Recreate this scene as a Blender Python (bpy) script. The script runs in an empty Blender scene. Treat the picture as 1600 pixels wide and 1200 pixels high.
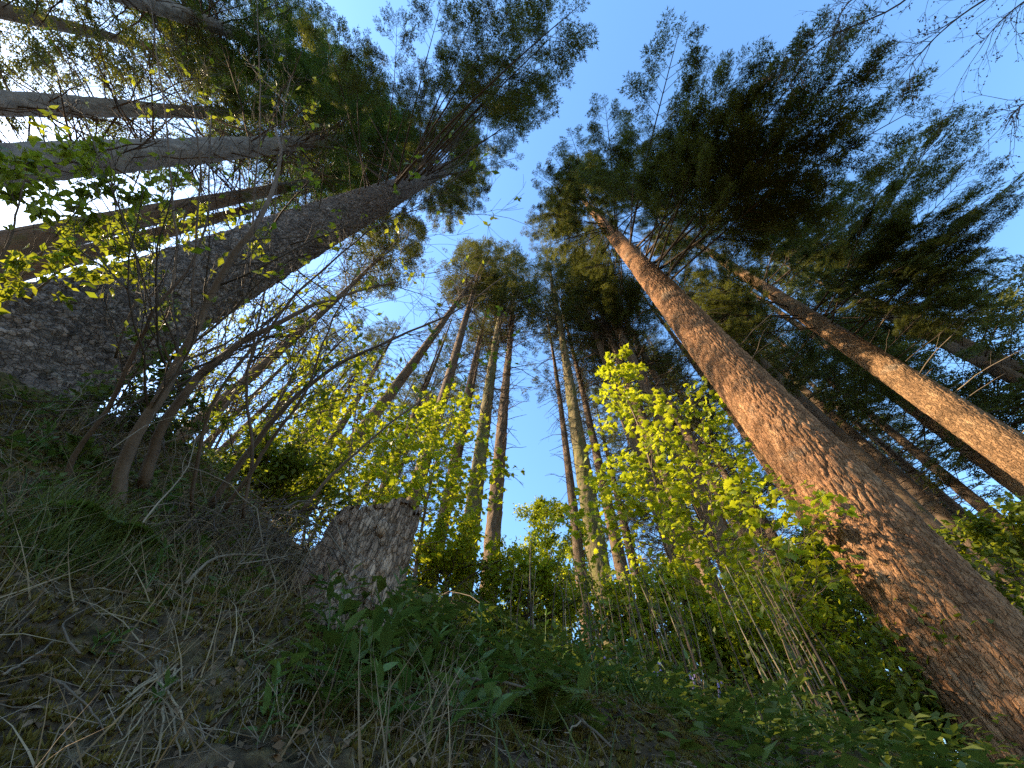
import bpy, math, random
import numpy as np
from mathutils import Vector, Matrix

# ------------------------------------------------------------------ camera, sky, sun, exposure
scene = bpy.context.scene
col = scene.collection
FPX = 601.0                                   # focal length in pixels of a 1600 px wide frame (ultra wide phone lens)
_up = np.array([20.0, 395.0, -601.0]); _up /= np.linalg.norm(_up)      # world up seen in camera axes
_fw = np.array([0, 0, -1.0]); _yv = _fw - _fw.dot(_up) * _up; _yv /= np.linalg.norm(_yv)
_xv = np.cross(_yv, _up)
C2W = np.array([_xv, _yv, _up])               # camera axes -> world axes
cam_d = bpy.data.cameras.new("camera"); cam = bpy.data.objects.new("camera", cam_d); col.objects.link(cam)
cam.matrix_world = Matrix([list(C2W[0]) + [0], list(C2W[1]) + [0], list(C2W[2]) + [0], [0, 0, 0, 1]])
cam_d.sensor_width = 36.0; cam_d.lens = 36.0 * FPX / 1600.0
cam_d.clip_start = 0.02; cam_d.clip_end = 2000
scene.camera = cam
SUN_AZ, SUN_EL = math.radians(-86), math.radians(34)
SUN = Vector((math.sin(SUN_AZ) * math.cos(SUN_EL), math.cos(SUN_AZ) * math.cos(SUN_EL), math.sin(SUN_EL)))
world = bpy.data.worlds.new("World"); scene.world = world; world.use_nodes = True
wn = world.node_tree.nodes; wl = world.node_tree.links
sky = wn.new("ShaderNodeTexSky"); sky.sky_type = 'NISHITA'; sky.sun_disc = False
sky.sun_elevation = SUN_EL; sky.sun_rotation = SUN_AZ
sky.air_density = 2.0; sky.dust_density = 1.0; sky.ozone_density = 10.0; sky.altitude = 100
wl.new(sky.outputs[0], wn["Background"].inputs[0]); wn["Background"].inputs[1].default_value = 0.135
sun_d = bpy.data.lights.new("sun", 'SUN'); sun_d.energy = 5.0; sun_d.angle = math.radians(0.6); sun_d.color = (1.0, 0.78, 0.50)
sun_o = bpy.data.objects.new("sun", sun_d); col.objects.link(sun_o)
sun_o.rotation_euler = SUN.to_track_quat('Z', 'Y').to_euler()
vs = scene.view_settings; vs.view_transform = 'Standard'; vs.look = 'None'; vs.exposure = 1.65; vs.gamma = 1.0; vs.use_curve_mapping = False
cy = scene.cycles
cy.max_bounces = 6; cy.diffuse_bounces = 3; cy.glossy_bounces = 2; cy.transmission_bounces = 4; cy.transparent_max_bounces = 4
cy.use_denoising = False; cy.caustics_reflective = False; cy.caustics_refractive = False

# ------------------------------------------------------------------ helpers
def ray(px, py):
    return C2W @ np.array([px - 800.0, 600.0 - py, -FPX])
def at(px, py, depth):            # point seen at a photo pixel, depth in metres along the lens axis
    return ray(px, py) * (depth / FPX)
def at_r(px, py, r):              # the same with a horizontal distance
    d = ray(px, py); return d * (r / math.hypot(d[0], d[1]))
def at_z(px, py, z):
    d = ray(px, py); return d * (z / d[2])

def hash2(i, j, k=0):
    n = (i.astype(np.int64) * 374761393 + j.astype(np.int64) * 668265263 + k * 2147483647 * 7 + k * 1274126177)
    n = (n ^ (n >> 13)) * 1274126177
    n = n & 0x7fffffff
    n = (n ^ (n >> 15)) & 0xffffff
    return n / float(0xffffff)
def vnoise(x, y, k=0):
    x = np.asarray(x, float); y = np.asarray(y, float)
    i = np.floor(x); j = np.floor(y); fx = x - i; fy = y - j
    fx = fx * fx * (3 - 2 * fx); fy = fy * fy * (3 - 2 * fy)
    a = hash2(i, j, k); b = hash2(i + 1, j, k); c = hash2(i, j + 1, k); d = hash2(i + 1, j + 1, k)
    return (a * (1 - fx) + b * fx) * (1 - fy) + (c * (1 - fx) + d * fx) * fy
def fbm(x, y, oct=4, k=0):
    s = 0; a = 0.5
    for o in range(oct):
        s = s + a * (vnoise(x * 2 ** o, y * 2 ** o, k + o) - 0.5); a *= 0.5
    return s

class MB:
    """collects triangles; build() links them as one mesh object"""
    def __init__(s): s.V = []; s.F = []; s.M = []; s.R = []; s.n = 0
    def add(s, v, f, mat=0, rnd=0.5):
        v = np.asarray(v, float).reshape(-1, 3); f = np.asarray(f, int).reshape(-1, 3)
        s.V.append(v); s.F.append(f + s.n); s.M.append(np.full(len(f), mat, int))
        s.R.append(np.full(len(v), rnd) if np.isscalar(rnd) else np.asarray(rnd, float)); s.n += len(v)
    def tube(s, pts, rad, sides=5, mat=0, rnd=0.5, cap=True):
        pts = np.asarray(pts, float); n = len(pts); rad = np.full(n, rad) if np.isscalar(rad) else np.asarray(rad, float)
        t = np.gradient(pts, axis=0); t /= np.linalg.norm(t, axis=1)[:, None] + 1e-9
        ref = np.array([0, 0, 1.0]) if abs(t[0][2]) < 0.9 else np.array([1.0, 0, 0])
        u = np.cross(t, ref); u /= np.linalg.norm(u, axis=1)[:, None] + 1e-9; w = np.cross(t, u)
        a = np.arange(sides) * 2 * math.pi / sides
        v = pts[:, None] + rad[:, None, None] * (np.cos(a)[None, :, None] * u[:, None] + np.sin(a)[None, :, None] * w[:, None])
        v = v.reshape(-1, 3)
        i = np.arange(n - 1)[:, None] * sides; j = np.arange(sides)[None]; k = (j + 1) % sides
        q = np.stack([i + j, i + k, i + sides + k, i + sides + j], -1).reshape(-1, 4)
        f = np.concatenate([q[:, [0, 1, 2]], q[:, [0, 2, 3]]])
        if cap and sides >= 3:
            b = (n - 1) * sides
            f = np.concatenate([f, [[b, b + x, b + x + 1] for x in range(1, sides - 1)], [[0, x + 1, x] for x in range(1, sides - 1)]])
        s.add(v, f, mat, rnd)
    def stamp(s, uv, uf, mats, pos, mat=0, rnd=None):
        uv = np.asarray(uv); uf = np.asarray(uf); mats = np.asarray(mats); pos = np.asarray(pos); k = len(pos)
        if k == 0: return
        v = np.einsum('kij,nj->kni', mats, uv) + pos[:, None]
        f = uf[None] + (np.arange(k) * len(uv))[:, None, None]
        r = np.full(k, 0.5) if rnd is None else np.asarray(rnd)
        s.add(v.reshape(-1, 3), f.reshape(-1, 3), mat, np.repeat(r, len(uv)))
    def mesh(s, name, mats, smooth=False):
        me = bpy.data.meshes.new(name)
        v = np.concatenate(s.V); f = np.concatenate(s.F); m = np.concatenate(s.M); r = np.concatenate(s.R)
        me.vertices.add(len(v)); me.vertices.foreach_set("co", v.astype(np.float32).ravel())
        me.loops.add(len(f) * 3); me.loops.foreach_set("vertex_index", f.astype(np.int32).ravel())
        me.polygons.add(len(f)); me.polygons.foreach_set("loop_start", np.arange(0, len(f) * 3, 3, dtype=np.int32))
        me.polygons.foreach_set("material_index", m.astype(np.int32))
        if smooth: me.polygons.foreach_set("use_smooth", np.ones(len(f), bool))
        at_ = me.attributes.new("rnd", 'FLOAT', 'POINT'); at_.data.foreach_set("value", r.astype(np.float32))
        for x in (mats if isinstance(mats, (list, tuple)) else [mats]): me.materials.append(x)
        me.update(calc_edges=True)
        return me
    def build(s, name, mats, parent=None, smooth=False, kind=None):
        return link(name, s.mesh(name, mats, smooth), parent, kind)
def link(name, me, parent=None, kind=None):
    o = bpy.data.objects.new(name, me); col.objects.link(o)
    if parent is not None: o.parent = parent
    if kind: o["kind"] = kind
    return o
def empty(name, loc):
    o = bpy.data.objects.new(name, None); col.objects.link(o); o.location = loc; o.empty_display_size = 0.2
    return o
def tag(o, label, cat, group=None):
    o["label"] = label; o["category"] = cat
    if group: o["group"] = group
    return o
def cr(a, b):
    a0, a1, a2 = a; b0, b1, b2 = b
    return np.array((a1 * b2 - a2 * b1, a2 * b0 - a0 * b2, a0 * b1 - a1 * b0))
def nrm(v):
    v = np.asarray(v, float); return v / (math.sqrt(v[0] * v[0] + v[1] * v[1] + (v[2] * v[2] if len(v) > 2 else 0)) + 1e-9)
def frame(d, up):                 # columns: along d, sideways, normal
    d = nrm(d); s = cr(up, d); s = nrm(s) if abs(s[0]) + abs(s[1]) + abs(s[2]) > 1e-4 else nrm(cr((1.0, 0.1, 0), d))
    return np.array((d, s, cr(d, s))).T
def frames(D, UP):                # the same for arrays
    D = D / (np.linalg.norm(D, axis=1)[:, None] + 1e-9); S_ = np.cross(UP, D); S_ /= np.linalg.norm(S_, axis=1)[:, None] + 1e-9
    return np.stack([D, S_, np.cross(D, S_)], 2)
def smooth_path(P, n):            # Catmull-Rom through P
    P = np.asarray(P, float)
    if len(P) == 2: return P[0] + (P[1] - P[0]) * np.linspace(0, 1, n)[:, None]
    Q = np.vstack([2 * P[0] - P[1], P, 2 * P[-1] - P[-2]]); out = []
    for t in np.linspace(0, len(P) - 1 - 1e-6, n):
        i = int(t); f = t - i; a, b, c, d = Q[i:i + 4]
        out.append(0.5 * (2 * b + (c - a) * f + (2 * a - 5 * b + 4 * c - d) * f * f + (3 * b - a - 3 * c + d) * f ** 3))
    return np.array(out)

# ------------------------------------------------------------------ materials
def mat(name):
    m = bpy.data.materials.new(name); m.use_nodes = True
    nt = m.node_tree; b = nt.nodes["Principled BSDF"]; b.inputs["Specular IOR Level"].default_value = 0.25
    return m, nt, b
def ramp(nt, fac, stops):
    r = nt.nodes.new("ShaderNodeValToRGB"); e = r.color_ramp.elements
    while len(e) < len(stops): e.new(0.5)
    for x, (p, c) in zip(e, stops): x.position = p; x.color = (*c, 1)
    nt.links.new(fac, r.inputs[0]); return r.outputs[0]
def noise(nt, scale, detail=4, vec=None, rough=0.6):
    n = nt.nodes.new("ShaderNodeTexNoise"); n.inputs["Scale"].default_value = scale; n.inputs["Detail"].default_value = detail; n.inputs["Roughness"].default_value = rough
    if vec is not None: nt.links.new(vec, n.inputs["Vector"])
    return n.outputs["Fac"]
def coords(nt, sc=(1, 1, 1)):
    tc = nt.nodes.new("ShaderNodeTexCoord"); mp = nt.nodes.new("ShaderNodeMapping"); mp.inputs["Scale"].default_value = sc
    nt.links.new(tc.outputs["Object"], mp.inputs[0]); return mp.outputs[0]
def mix(nt, fac, a, b, mode='MIX'):
    m = nt.nodes.new("ShaderNodeMix"); m.data_type = 'RGBA'; m.blend_type = mode
    for s, v in ((m.inputs[0], fac), (m.inputs[6], a), (m.inputs[7], b)):
        if isinstance(v, (int, float)): s.default_value = v
        elif isinstance(v, tuple): s.default_value = (*v, 1)
        else: nt.links.new(v, s)
    return m.outputs[2]
def attr(nt, name="rnd"):
    a = nt.nodes.new("ShaderNodeAttribute"); a.attribute_name = name; return a.outputs["Fac"]
def bump(nt, b, h, strength, dist):
    n = nt.nodes.new("ShaderNodeBump"); n.inputs["Strength"].default_value = strength; n.inputs["Distance"].default_value = dist
    nt.links.new(h, n.inputs["Height"]); nt.links.new(n.outputs[0], b.inputs["Normal"])

def bark_material(name, lo, midc, hi, lichen, moss=None, stretch=3.0, fine=48.0, moss_amt=0.55, bd=0.006, plate=(.62, 1.38), flakes=None):
    m, nt, b = mat(name)
    v = coords(nt, (1, 1, 1 / stretch))
    n1 = noise(nt, 5.0, 6, v); n2 = noise(nt, fine, 5, v, 0.7)
    base = ramp(nt, n1, [(0.3, lo), (0.52, midc), (0.72, hi)])
    pl = ramp(nt, attr(nt), [(0.0, (plate[0],) * 3), (0.5, (1, 1, 1)), (1.0, (plate[1],) * 3)])
    c = mix(nt, 0.85, base, pl, 'MULTIPLY')
    c = mix(nt, ramp(nt, n2, [(0.3, (0.0,) * 3), (0.75, (0.55,) * 3)]), c, hi)
    big = noise(nt, 1.7, 5, coords(nt))
    c = mix(nt, ramp(nt, big, [(0.6, (0, 0, 0)), (0.72, (0.7,) * 3)]), c, lichen)
    if moss:
        c = mix(nt, ramp(nt, noise(nt, 2.3, 6, coords(nt, (1, 1, .4)), .7), [(moss_amt, (0, 0, 0)), (moss_amt + .12, (0.85,) * 3)]), c, moss)
    h = n2
    if flakes:
        fs, fst, lo_, hi_ = flakes
        vc = coords(nt, (1, 1, 1 / fst)); dn = nt.nodes.new("ShaderNodeTexNoise"); dn.inputs["Scale"].default_value = fs * .45; dn.inputs["Detail"].default_value = 4; nt.links.new(vc, dn.inputs["Vector"])
        va = nt.nodes.new("ShaderNodeVectorMath"); va.operation = 'MULTIPLY_ADD'; va.inputs[1].default_value = (1.6 / fs,) * 3; nt.links.new(dn.outputs["Color"], va.inputs[0]); nt.links.new(vc, va.inputs[2])
        vo = nt.nodes.new("ShaderNodeTexVoronoi"); vo.inputs["Scale"].default_value = fs; nt.links.new(va.outputs[0], vo.inputs["Vector"])
        ve = nt.nodes.new("ShaderNodeTexVoronoi"); ve.feature = 'DISTANCE_TO_EDGE'; ve.inputs["Scale"].default_value = fs; nt.links.new(va.outputs[0], ve.inputs["Vector"])
        sp = nt.nodes.new("ShaderNodeSeparateColor"); nt.links.new(vo.outputs["Color"], sp.inputs[0])
        c = mix(nt, 1.0, c, ramp(nt, sp.outputs[0], [(0, (lo_,) * 3), (1, (hi_,) * 3)]), 'MULTIPLY')
        e1 = nt.nodes.new("ShaderNodeMapRange"); e1.inputs[1].default_value = 0; e1.inputs[2].default_value = .13; nt.links.new(ve.outputs["Distance"], e1.inputs[0])
        m1 = nt.nodes.new("ShaderNodeMath"); m1.operation = 'MULTIPLY_ADD'; m1.inputs[1].default_value = .8; nt.links.new(sp.outputs[1], m1.inputs[0]); nt.links.new(e1.outputs[0], m1.inputs[2])
        m2 = nt.nodes.new("ShaderNodeMath"); m2.operation = 'MULTIPLY_ADD'; m2.inputs[1].default_value = .7; nt.links.new(n2, m2.inputs[0]); nt.links.new(m1.outputs[0], m2.inputs[2]); h = m2.outputs[0]
    nt.links.new(c, b.inputs["Base Color"]); b.inputs["Roughness"].default_value = 0.9
    bump(nt, b, h, 1.0, bd)
    return m
M = {}
M['bark_red'] = bark_material("bark_red", (0.125, 0.058, 0.03), (0.24, 0.115, 0.052), (0.335, 0.19, 0.098), (0.25, 0.19, 0.13), None, 3.5, plate=(.6, 1.4), bd=.012, flakes=(34, 3.2, .74, 1.3))
M['bark_grey'] = bark_material("bark_grey", (0.065, 0.044, 0.034), (0.135, 0.098, 0.08), (0.22, 0.172, 0.148), (0.28, 0.24, 0.22), (0.04, 0.045, 0.012), 1.2, moss_amt=0.62, plate=(.5, 1.6), bd=.012, flakes=(26, 1.0, .5, 1.75))
M['bark_pale'] = bark_material("bark_pale", (0.12, 0.095, 0.08), (0.21, 0.175, 0.15), (0.30, 0.26, 0.23), (0.3, 0.28, 0.25), None, 1.6, plate=(.5, 1.5), bd=.02)
M['bark_tan'] = bark_material("bark_tan", (0.11, 0.058, 0.028), (0.23, 0.125, 0.058), (0.33, 0.2, 0.105), (0.26, 0.2, 0.14), None, 3.0, bd=.02, flakes=(26, 3.0, .7, 1.35))
M['bark_far'] = bark_material("bark_far", (0.065, 0.042, 0.027), (0.14, 0.092, 0.058), (0.22, 0.15, 0.10), (0.15, 0.13, 0.10), (0.075, 0.08, 0.02), 2.5, fine=14, bd=.04)
M['bark_moss'] = bark_material("bark_moss", (0.08, 0.06, 0.03), (0.15, 0.12, 0.06), (0.22, 0.18, 0.09), (0.2, 0.18, 0.12), (0.13, 0.13, 0.03), 2.0, fine=14, moss_amt=0.5, bd=.04)
M['bark_stump'] = bark_material("bark_stump", (0.12, 0.07, 0.044), (0.23, 0.145, 0.098), (0.34, 0.24, 0.17), (0.42, 0.38, 0.34), (0.05, 0.06, 0.02), 2.5, fine=60, moss_amt=0.66, bd=.010, plate=(.6, 1.5), flakes=(60, 3.5, .6, 1.5))

def simple(name, lo, hi, scale=8, rough=0.85, use_attr=True, bumps=None):
    m, nt, b = mat(name)
    f = attr(nt) if use_attr else noise(nt, scale, 5, coords(nt))
    c = ramp(nt, f, [(0.0 if use_attr else .3, lo), (1.0 if use_attr else .7, hi)])
    if use_attr: c = mix(nt, 0.5, c, ramp(nt, noise(nt, scale, 4, coords(nt)), [(0.3, (0.55,) * 3), (0.7, (1.4,) * 3)]), 'MULTIPLY')
    nt.links.new(c, b.inputs["Base Color"]); b.inputs["Roughness"].default_value = rough
    if bumps: bump(nt, b, noise(nt, bumps[0], 5, coords(nt)), 0.8, bumps[1])
    return m
def leaf_material(name, lo, hi, tr_lo, tr_hi, tr=0.5, rough=0.5, spec=0.35, objrand=False):
    m, nt, b = mat(name)
    if objrand:
        oi = nt.nodes.new("ShaderNodeObjectInfo"); f = oi.outputs["Random"]
    else: f = attr(nt)
    f2 = nt.nodes.new("ShaderNodeMath"); f2.operation = 'MULTIPLY_ADD'; f2.inputs[1].default_value = 0.8
    nt.links.new(f, f2.inputs[0]); nz = noise(nt, 1.3, 2, coords(nt))
    f3 = nt.nodes.new("ShaderNodeMath"); f3.operation = 'MULTIPLY_ADD'; f3.inputs[1].default_value = 0.6; f3.inputs[2].default_value = -0.2
    nt.links.new(nz, f3.inputs[0]); nt.links.new(f3.outputs[0], f2.inputs[2])
    c = ramp(nt, f2.outputs[0], [(0, lo), (1, hi)]); t = ramp(nt, f2.outputs[0], [(0, tr_lo), (1, tr_hi)])
    nt.links.new(c, b.inputs["Base Color"]); b.inputs["Roughness"].default_value = rough; b.inputs["Specular IOR Level"].default_value = spec
    tb = nt.nodes.new("ShaderNodeBsdfTranslucent"); nt.links.new(t, tb.inputs[0])
    ms = nt.nodes.new("ShaderNodeMixShader"); ms.inputs[0].default_value = tr
    nt.links.new(b.outputs[0], ms.inputs[1]); nt.links.new(tb.outputs[0], ms.inputs[2])
    nt.links.new(ms.outputs[0], nt.nodes["Material Output"].inputs[0])
    return m
M['twig'] = simple("twig", (0.045, 0.032, 0.024), (0.12, 0.085, 0.06), 6)
M['twig_pale'] = simple("twig_pale", (0.10, 0.073, 0.05), (0.27, 0.21, 0.15), 9)
M['stem_grey'] = simple("stem_grey", (0.11, 0.075, 0.055), (0.21, 0.15, 0.115), 14, bumps=(60, .004))
M['needles_dark'] = leaf_material("needles_dark", (0.026, 0.038, 0.011), (0.11, 0.13, 0.03), (0.07, 0.09, 0.01), (0.27, 0.27, 0.03), 0.34, 0.55, .3)
M['needles_olive'] = leaf_material("needles_olive", (0.032, 0.042, 0.014), (0.10, 0.115, 0.032), (0.07, 0.085, 0.013), (0.2, 0.2, 0.035), 0.33, 0.6, .25)
M['needles_green'] = leaf_material("needles_green", (0.03, 0.065, 0.014), (0.085, 0.145, 0.028), (0.06, 0.11, 0.012), (0.17, 0.25, 0.03), 0.33, 0.6, .25)
M['maple'] = leaf_material("maple", (0.16, 0.22, 0.016), (0.31, 0.35, 0.028), (0.34, 0.42, 0.012), (0.60, 0.60, 0.025), 0.5, 0.45, .35)
M['maple_single'] = leaf_material("maple_single", (0.15, 0.21, 0.016), (0.31, 0.35, 0.028), (0.32, 0.40, 0.012), (0.60, 0.60, 0.025), 0.5, 0.45, .35, objrand=True)
M['shrub'] = leaf_material("shrub", (0.065, 0.10, 0.016), (0.16, 0.19, 0.03), (0.18, 0.24, 0.012), (0.42, 0.44, 0.025), 0.45, 0.5, .3)
M['herb'] = leaf_material("herb", (0.065, 0.11, 0.025), (0.14, 0.205, 0.055), (0.06, 0.13, 0.02), (0.15, 0.25, 0.05), 0.35, 0.5, .35, objrand=True)
M['herb_mass'] = leaf_material("herb_mass", (0.055, 0.075, 0.018), (0.14, 0.17, 0.04), (0.08, 0.12, 0.013), (0.2, 0.25, 0.035), 0.35, 0.55, .3)
M['grass'] = leaf_material("grass", (0.05, 0.068, 0.014), (0.14, 0.155, 0.04), (0.07, 0.10, 0.012), (0.18, 0.21, 0.035), 0.35, 0.5, .3)
M['straw'] = simple("straw", (0.09, 0.062, 0.036), (0.33, 0.25, 0.155), 20)
M['moss'] = leaf_material("moss", (0.06, 0.045, 0.012), (0.22, 0.165, 0.038), (0.08, 0.08, 0.014), (0.2, 0.17, 0.03), 0.2, 0.9, .1)
M['dead_leaf'] = simple("dead_leaf", (0.05, 0.028, 0.015), (0.22, 0.14, 0.08), 12)
M['bluebell'] = simple("bluebell", (0.13, 0.11, 0.28), (0.24, 0.2, 0.42), 10)
def ground_material():
    m, nt, b = mat("forest_floor"); v = coords(nt)
    n1 = noise(nt, 1.6, 7, v, .65); n2 = noise(nt, 22, 6, v, .7)
    c = ramp(nt, n2, [(0.33, (0.016, 0.010, 0.006)), (0.5, (0.065, 0.041, 0.024)), (0.68, (0.17, 0.115, 0.07))])
    ms = ramp(nt, n2, [(0.35, (0.03, 0.022, 0.006)), (0.66, (0.16, 0.12, 0.03))])
    c = mix(nt, ramp(nt, n1, [(0.42, (0, 0, 0)), (0.58, (0.85,) * 3)]), c, ms)
    nt.links.new(c, b.inputs["Base Color"]); b.inputs["Roughness"].default_value = 0.95
    bump(nt, b, n2, 1.0, 0.03); return m
M['ground'] = ground_material()

# ------------------------------------------------------------------ terrain: a steep bank rising to the left and ahead
CP = []
for px, py, r in [(0, 1200, 1.25), (400, 1200, 1.15), (800, 1200, 1.3), (1200, 1200, 1.9), (1600, 1200, 3.4),
                  (0, 900, 2.0), (300, 905, 1.95), (150, 1050, 1.5), (560, 990, 2.05), (560, 1090, 1.5), (0, 690, 3.1), (140, 650, 3.15), (240, 655, 3.2), (310, 720, 3.05), (375, 800, 2.9),
                  (450, 865, 2.9), (650, 985, 3.3), (800, 985, 4.3), (1000, 1040, 5.0), (1000, 1120, 2.8), (1200, 1110, 5.6), (1400, 1185, 6.2), (1300, 1190, 3.6)]:
    CP.append(at_r(px, py, r))
def pol(az, r, z): a = math.radians(az); CP.append(np.array([math.sin(a) * r, math.cos(a) * r, z]))
CP.append(np.array([0, 0, -0.75])); CP.append(np.array([0, .5, -0.35]))
for az, r, z in [(-62, 5.5, 3.0), (-62, 12, 4.4), (-62, 35, 8), (-35, 6, 3.0), (-35, 14, 4.8), (-35, 40, 9), (-5, 8, 3.1), (-5, 16, 4.9), (-5, 40, 9.5), (20, 9, 2.5),
                 (20, 18, 3.6), (20, 45, 7), (40, 8, 1.1), (40, 16, 1.6), (40, 45, 3), (45, 5.2, 0.35), (70, 5, -.6), (70, 12, -.8), (70, 30, -2), (110, 6, -2.2), (110, 20, -6),
                 (180, 5, -3.2), (180, 20, -10), (-120, 4, 0.2), (-120, 15, 0.5), (-90, 4, 1.9), (-90, 12, 3.5), (-90, 35, 5), (150, 60, -18), (-150, 60, -12), (-90, 80, 8), (0, 90, 14), (60, 90, 0),
                 (0, 320, 22), (90, 320, -14), (180, 320, -40), (-90, 320, 12)]:
    pol(az, r, z)
CP = np.array(CP)
_n = len(CP); _A = np.zeros((_n + 3, _n + 3))
_A[:_n, :_n] = np.linalg.norm(CP[:, None, :2] - CP[None, :, :2], axis=2) + np.eye(_n) * -0.05
_A[:_n, _n] = 1; _A[:_n, _n + 1:] = CP[:, :2]; _A[_n, :_n] = 1; _A[_n + 1:, :_n] = CP[:, :2].T
_W = np.linalg.solve(_A, np.concatenate([CP[:, 2], [0, 0, 0]]))
def hz0(x, y):
    x = np.atleast_1d(np.asarray(x, float)); y = np.atleast_1d(np.asarray(y, float)); z = np.zeros_like(x)
    for i in range(_n): z += _W[i] * np.sqrt((x - CP[i, 0]) ** 2 + (y - CP[i, 1]) ** 2 + 0.04)
    return z + _W[_n] + _W[_n + 1] * x + _W[_n + 2] * y
def hz(x, y):
    x = np.atleast_1d(np.asarray(x, float)); y = np.atleast_1d(np.asarray(y, float))
    return hz0(x, y) + 0.26 * fbm(x * 2.2, y * 2.2, 5, 3) + 0.13 * np.abs(fbm(x * 6, y * 6, 3, 11)) + 0.05 * fbm(x * 19, y * 19, 3, 17) * (x * x + y * y < 30)
def gz(x, y): return float(hz(x, y)[0])
def gnormal(x, y, e=0.06):
    zx = (hz0(x + e, y) - hz0(x - e, y)) / (2 * e); zy = (hz0(x, y + e) - hz0(x, y - e)) / (2 * e)
    n = np.stack([-zx, -zy, np.ones_like(zx)], -1); return n / np.linalg.norm(n, axis=1)[:, None]
rr = np.concatenate([np.geomspace(.12, .85, 14)[:-1], np.geomspace(.85, 4.5, 190)[:-1], np.geomspace(4.5, 320, 90)]); nr = len(rr)
aa = np.concatenate([np.radians(np.linspace(-95, 62, 400)), np.radians(np.linspace(62, 265, 82))[1:-1]]); na = len(aa)
GX = (rr[:, None] * np.sin(aa)[None]).ravel(); GY = (rr[:, None] * np.cos(aa)[None]).ravel()
gb = MB(); i = np.arange(nr - 1)[:, None] * na; j = np.arange(na)[None]; k = (j + 1) % na
q = np.stack([i + j, i + na + j, i + na + k, i + k], -1).reshape(-1, 4)
gf = np.concatenate([q[:, [0, 1, 2]], q[:, [0, 2, 3]]])
gv = np.stack([GX, GY, hz(GX, GY)], 1); gv = np.vstack([gv, [[0, 0, gz(0, 0)]]])
gf = np.concatenate([gf, np.stack([np.arange(na), (np.arange(na) + 1) % na, np.full(na, len(gv) - 1)], 1)])
gb.add(gv, gf)
ground = gb.build("ground", M['ground'], smooth=True, kind="structure")
ground["label"] = "steep brown mossy bank of the forest floor"

def ground_hit(px, py, tmax=30):
    d = ray(px, py); d = d / math.hypot(d[0], d[1]); t = np.concatenate([np.linspace(.3, 8, 400), np.linspace(8.05, tmax, 300)])
    z = hz0(d[0] * t, d[1] * t); h = np.nonzero(z > d[2] * t)[0]
    tt = t[h[0]] if len(h) else None
    return None if tt is None else np.array([d[0] * tt, d[1] * tt, d[2] * tt])

# ------------------------------------------------------------------ conifers
def make_twig(rs, n_pairs, needles, nl, nw, shoot=0.36):
    """flat needle spray of unit length along +x, as thin triangles"""
    V = []; F = []
    def tri(a, b, c): k = len(V); V.extend([a, b, c]); F.append([k, k + 1, k + 2])
    def shoot_(o, d, L):
        d = nrm(d); s = nrm(np.cross([0, 0, 1.0], d))
        for q in range(needles):
            t = (q + rs.uniform(.2, .8)) / needles; p = o + d * L * t
            sd = (1 if q % 2 else -1); dd = nrm(d * rs.uniform(.5, .9) + s * sd * rs.uniform(.6, 1) + np.array([0, 0, rs.uniform(-.35, .55)]))
            w = nrm(np.cross(dd, rs.normal(size=3))) * nw
            l = nl * rs.uniform(.75, 1.2) 
            tri(p - w, p + w, p + dd * l)
        e = o + d * L; w = s * nw; tri(e - d * nl * .3 - w, e - d * nl * .3 + w, e + d * nl * .9)
    for q in range(n_pairs):
        t = 0.08 + 0.8 * q / n_pairs
        for sd in (-1, 1):
            a = math.radians(rs.uniform(38, 62)) * sd; L = shoot * (1 - .55 * t) * rs.uniform(.75, 1.15)
            shoot_(np.array([t + rs.uniform(-.04, .04), 0, 0]), np.array([math.cos(a), math.sin(a), rs.uniform(-.3, .15)]), L)
    shoot_(np.array([.62, 0, 0]), np.array([1, 0, -.05]), .38)
    return np.array(V), np.array(F)
_rs = np.random.RandomState(5)
TW_NEAR = [make_twig(_rs, 5, 8, 0.135, 0.021) for _ in range(4)]
TW_FAR = [make_twig(_rs, 4, 4, 0.17, 0.031) for _ in range(4)]
TW_BUSH = [make_twig(_rs, 5, 6, 0.17, 0.02) for _ in range(4)]

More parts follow.
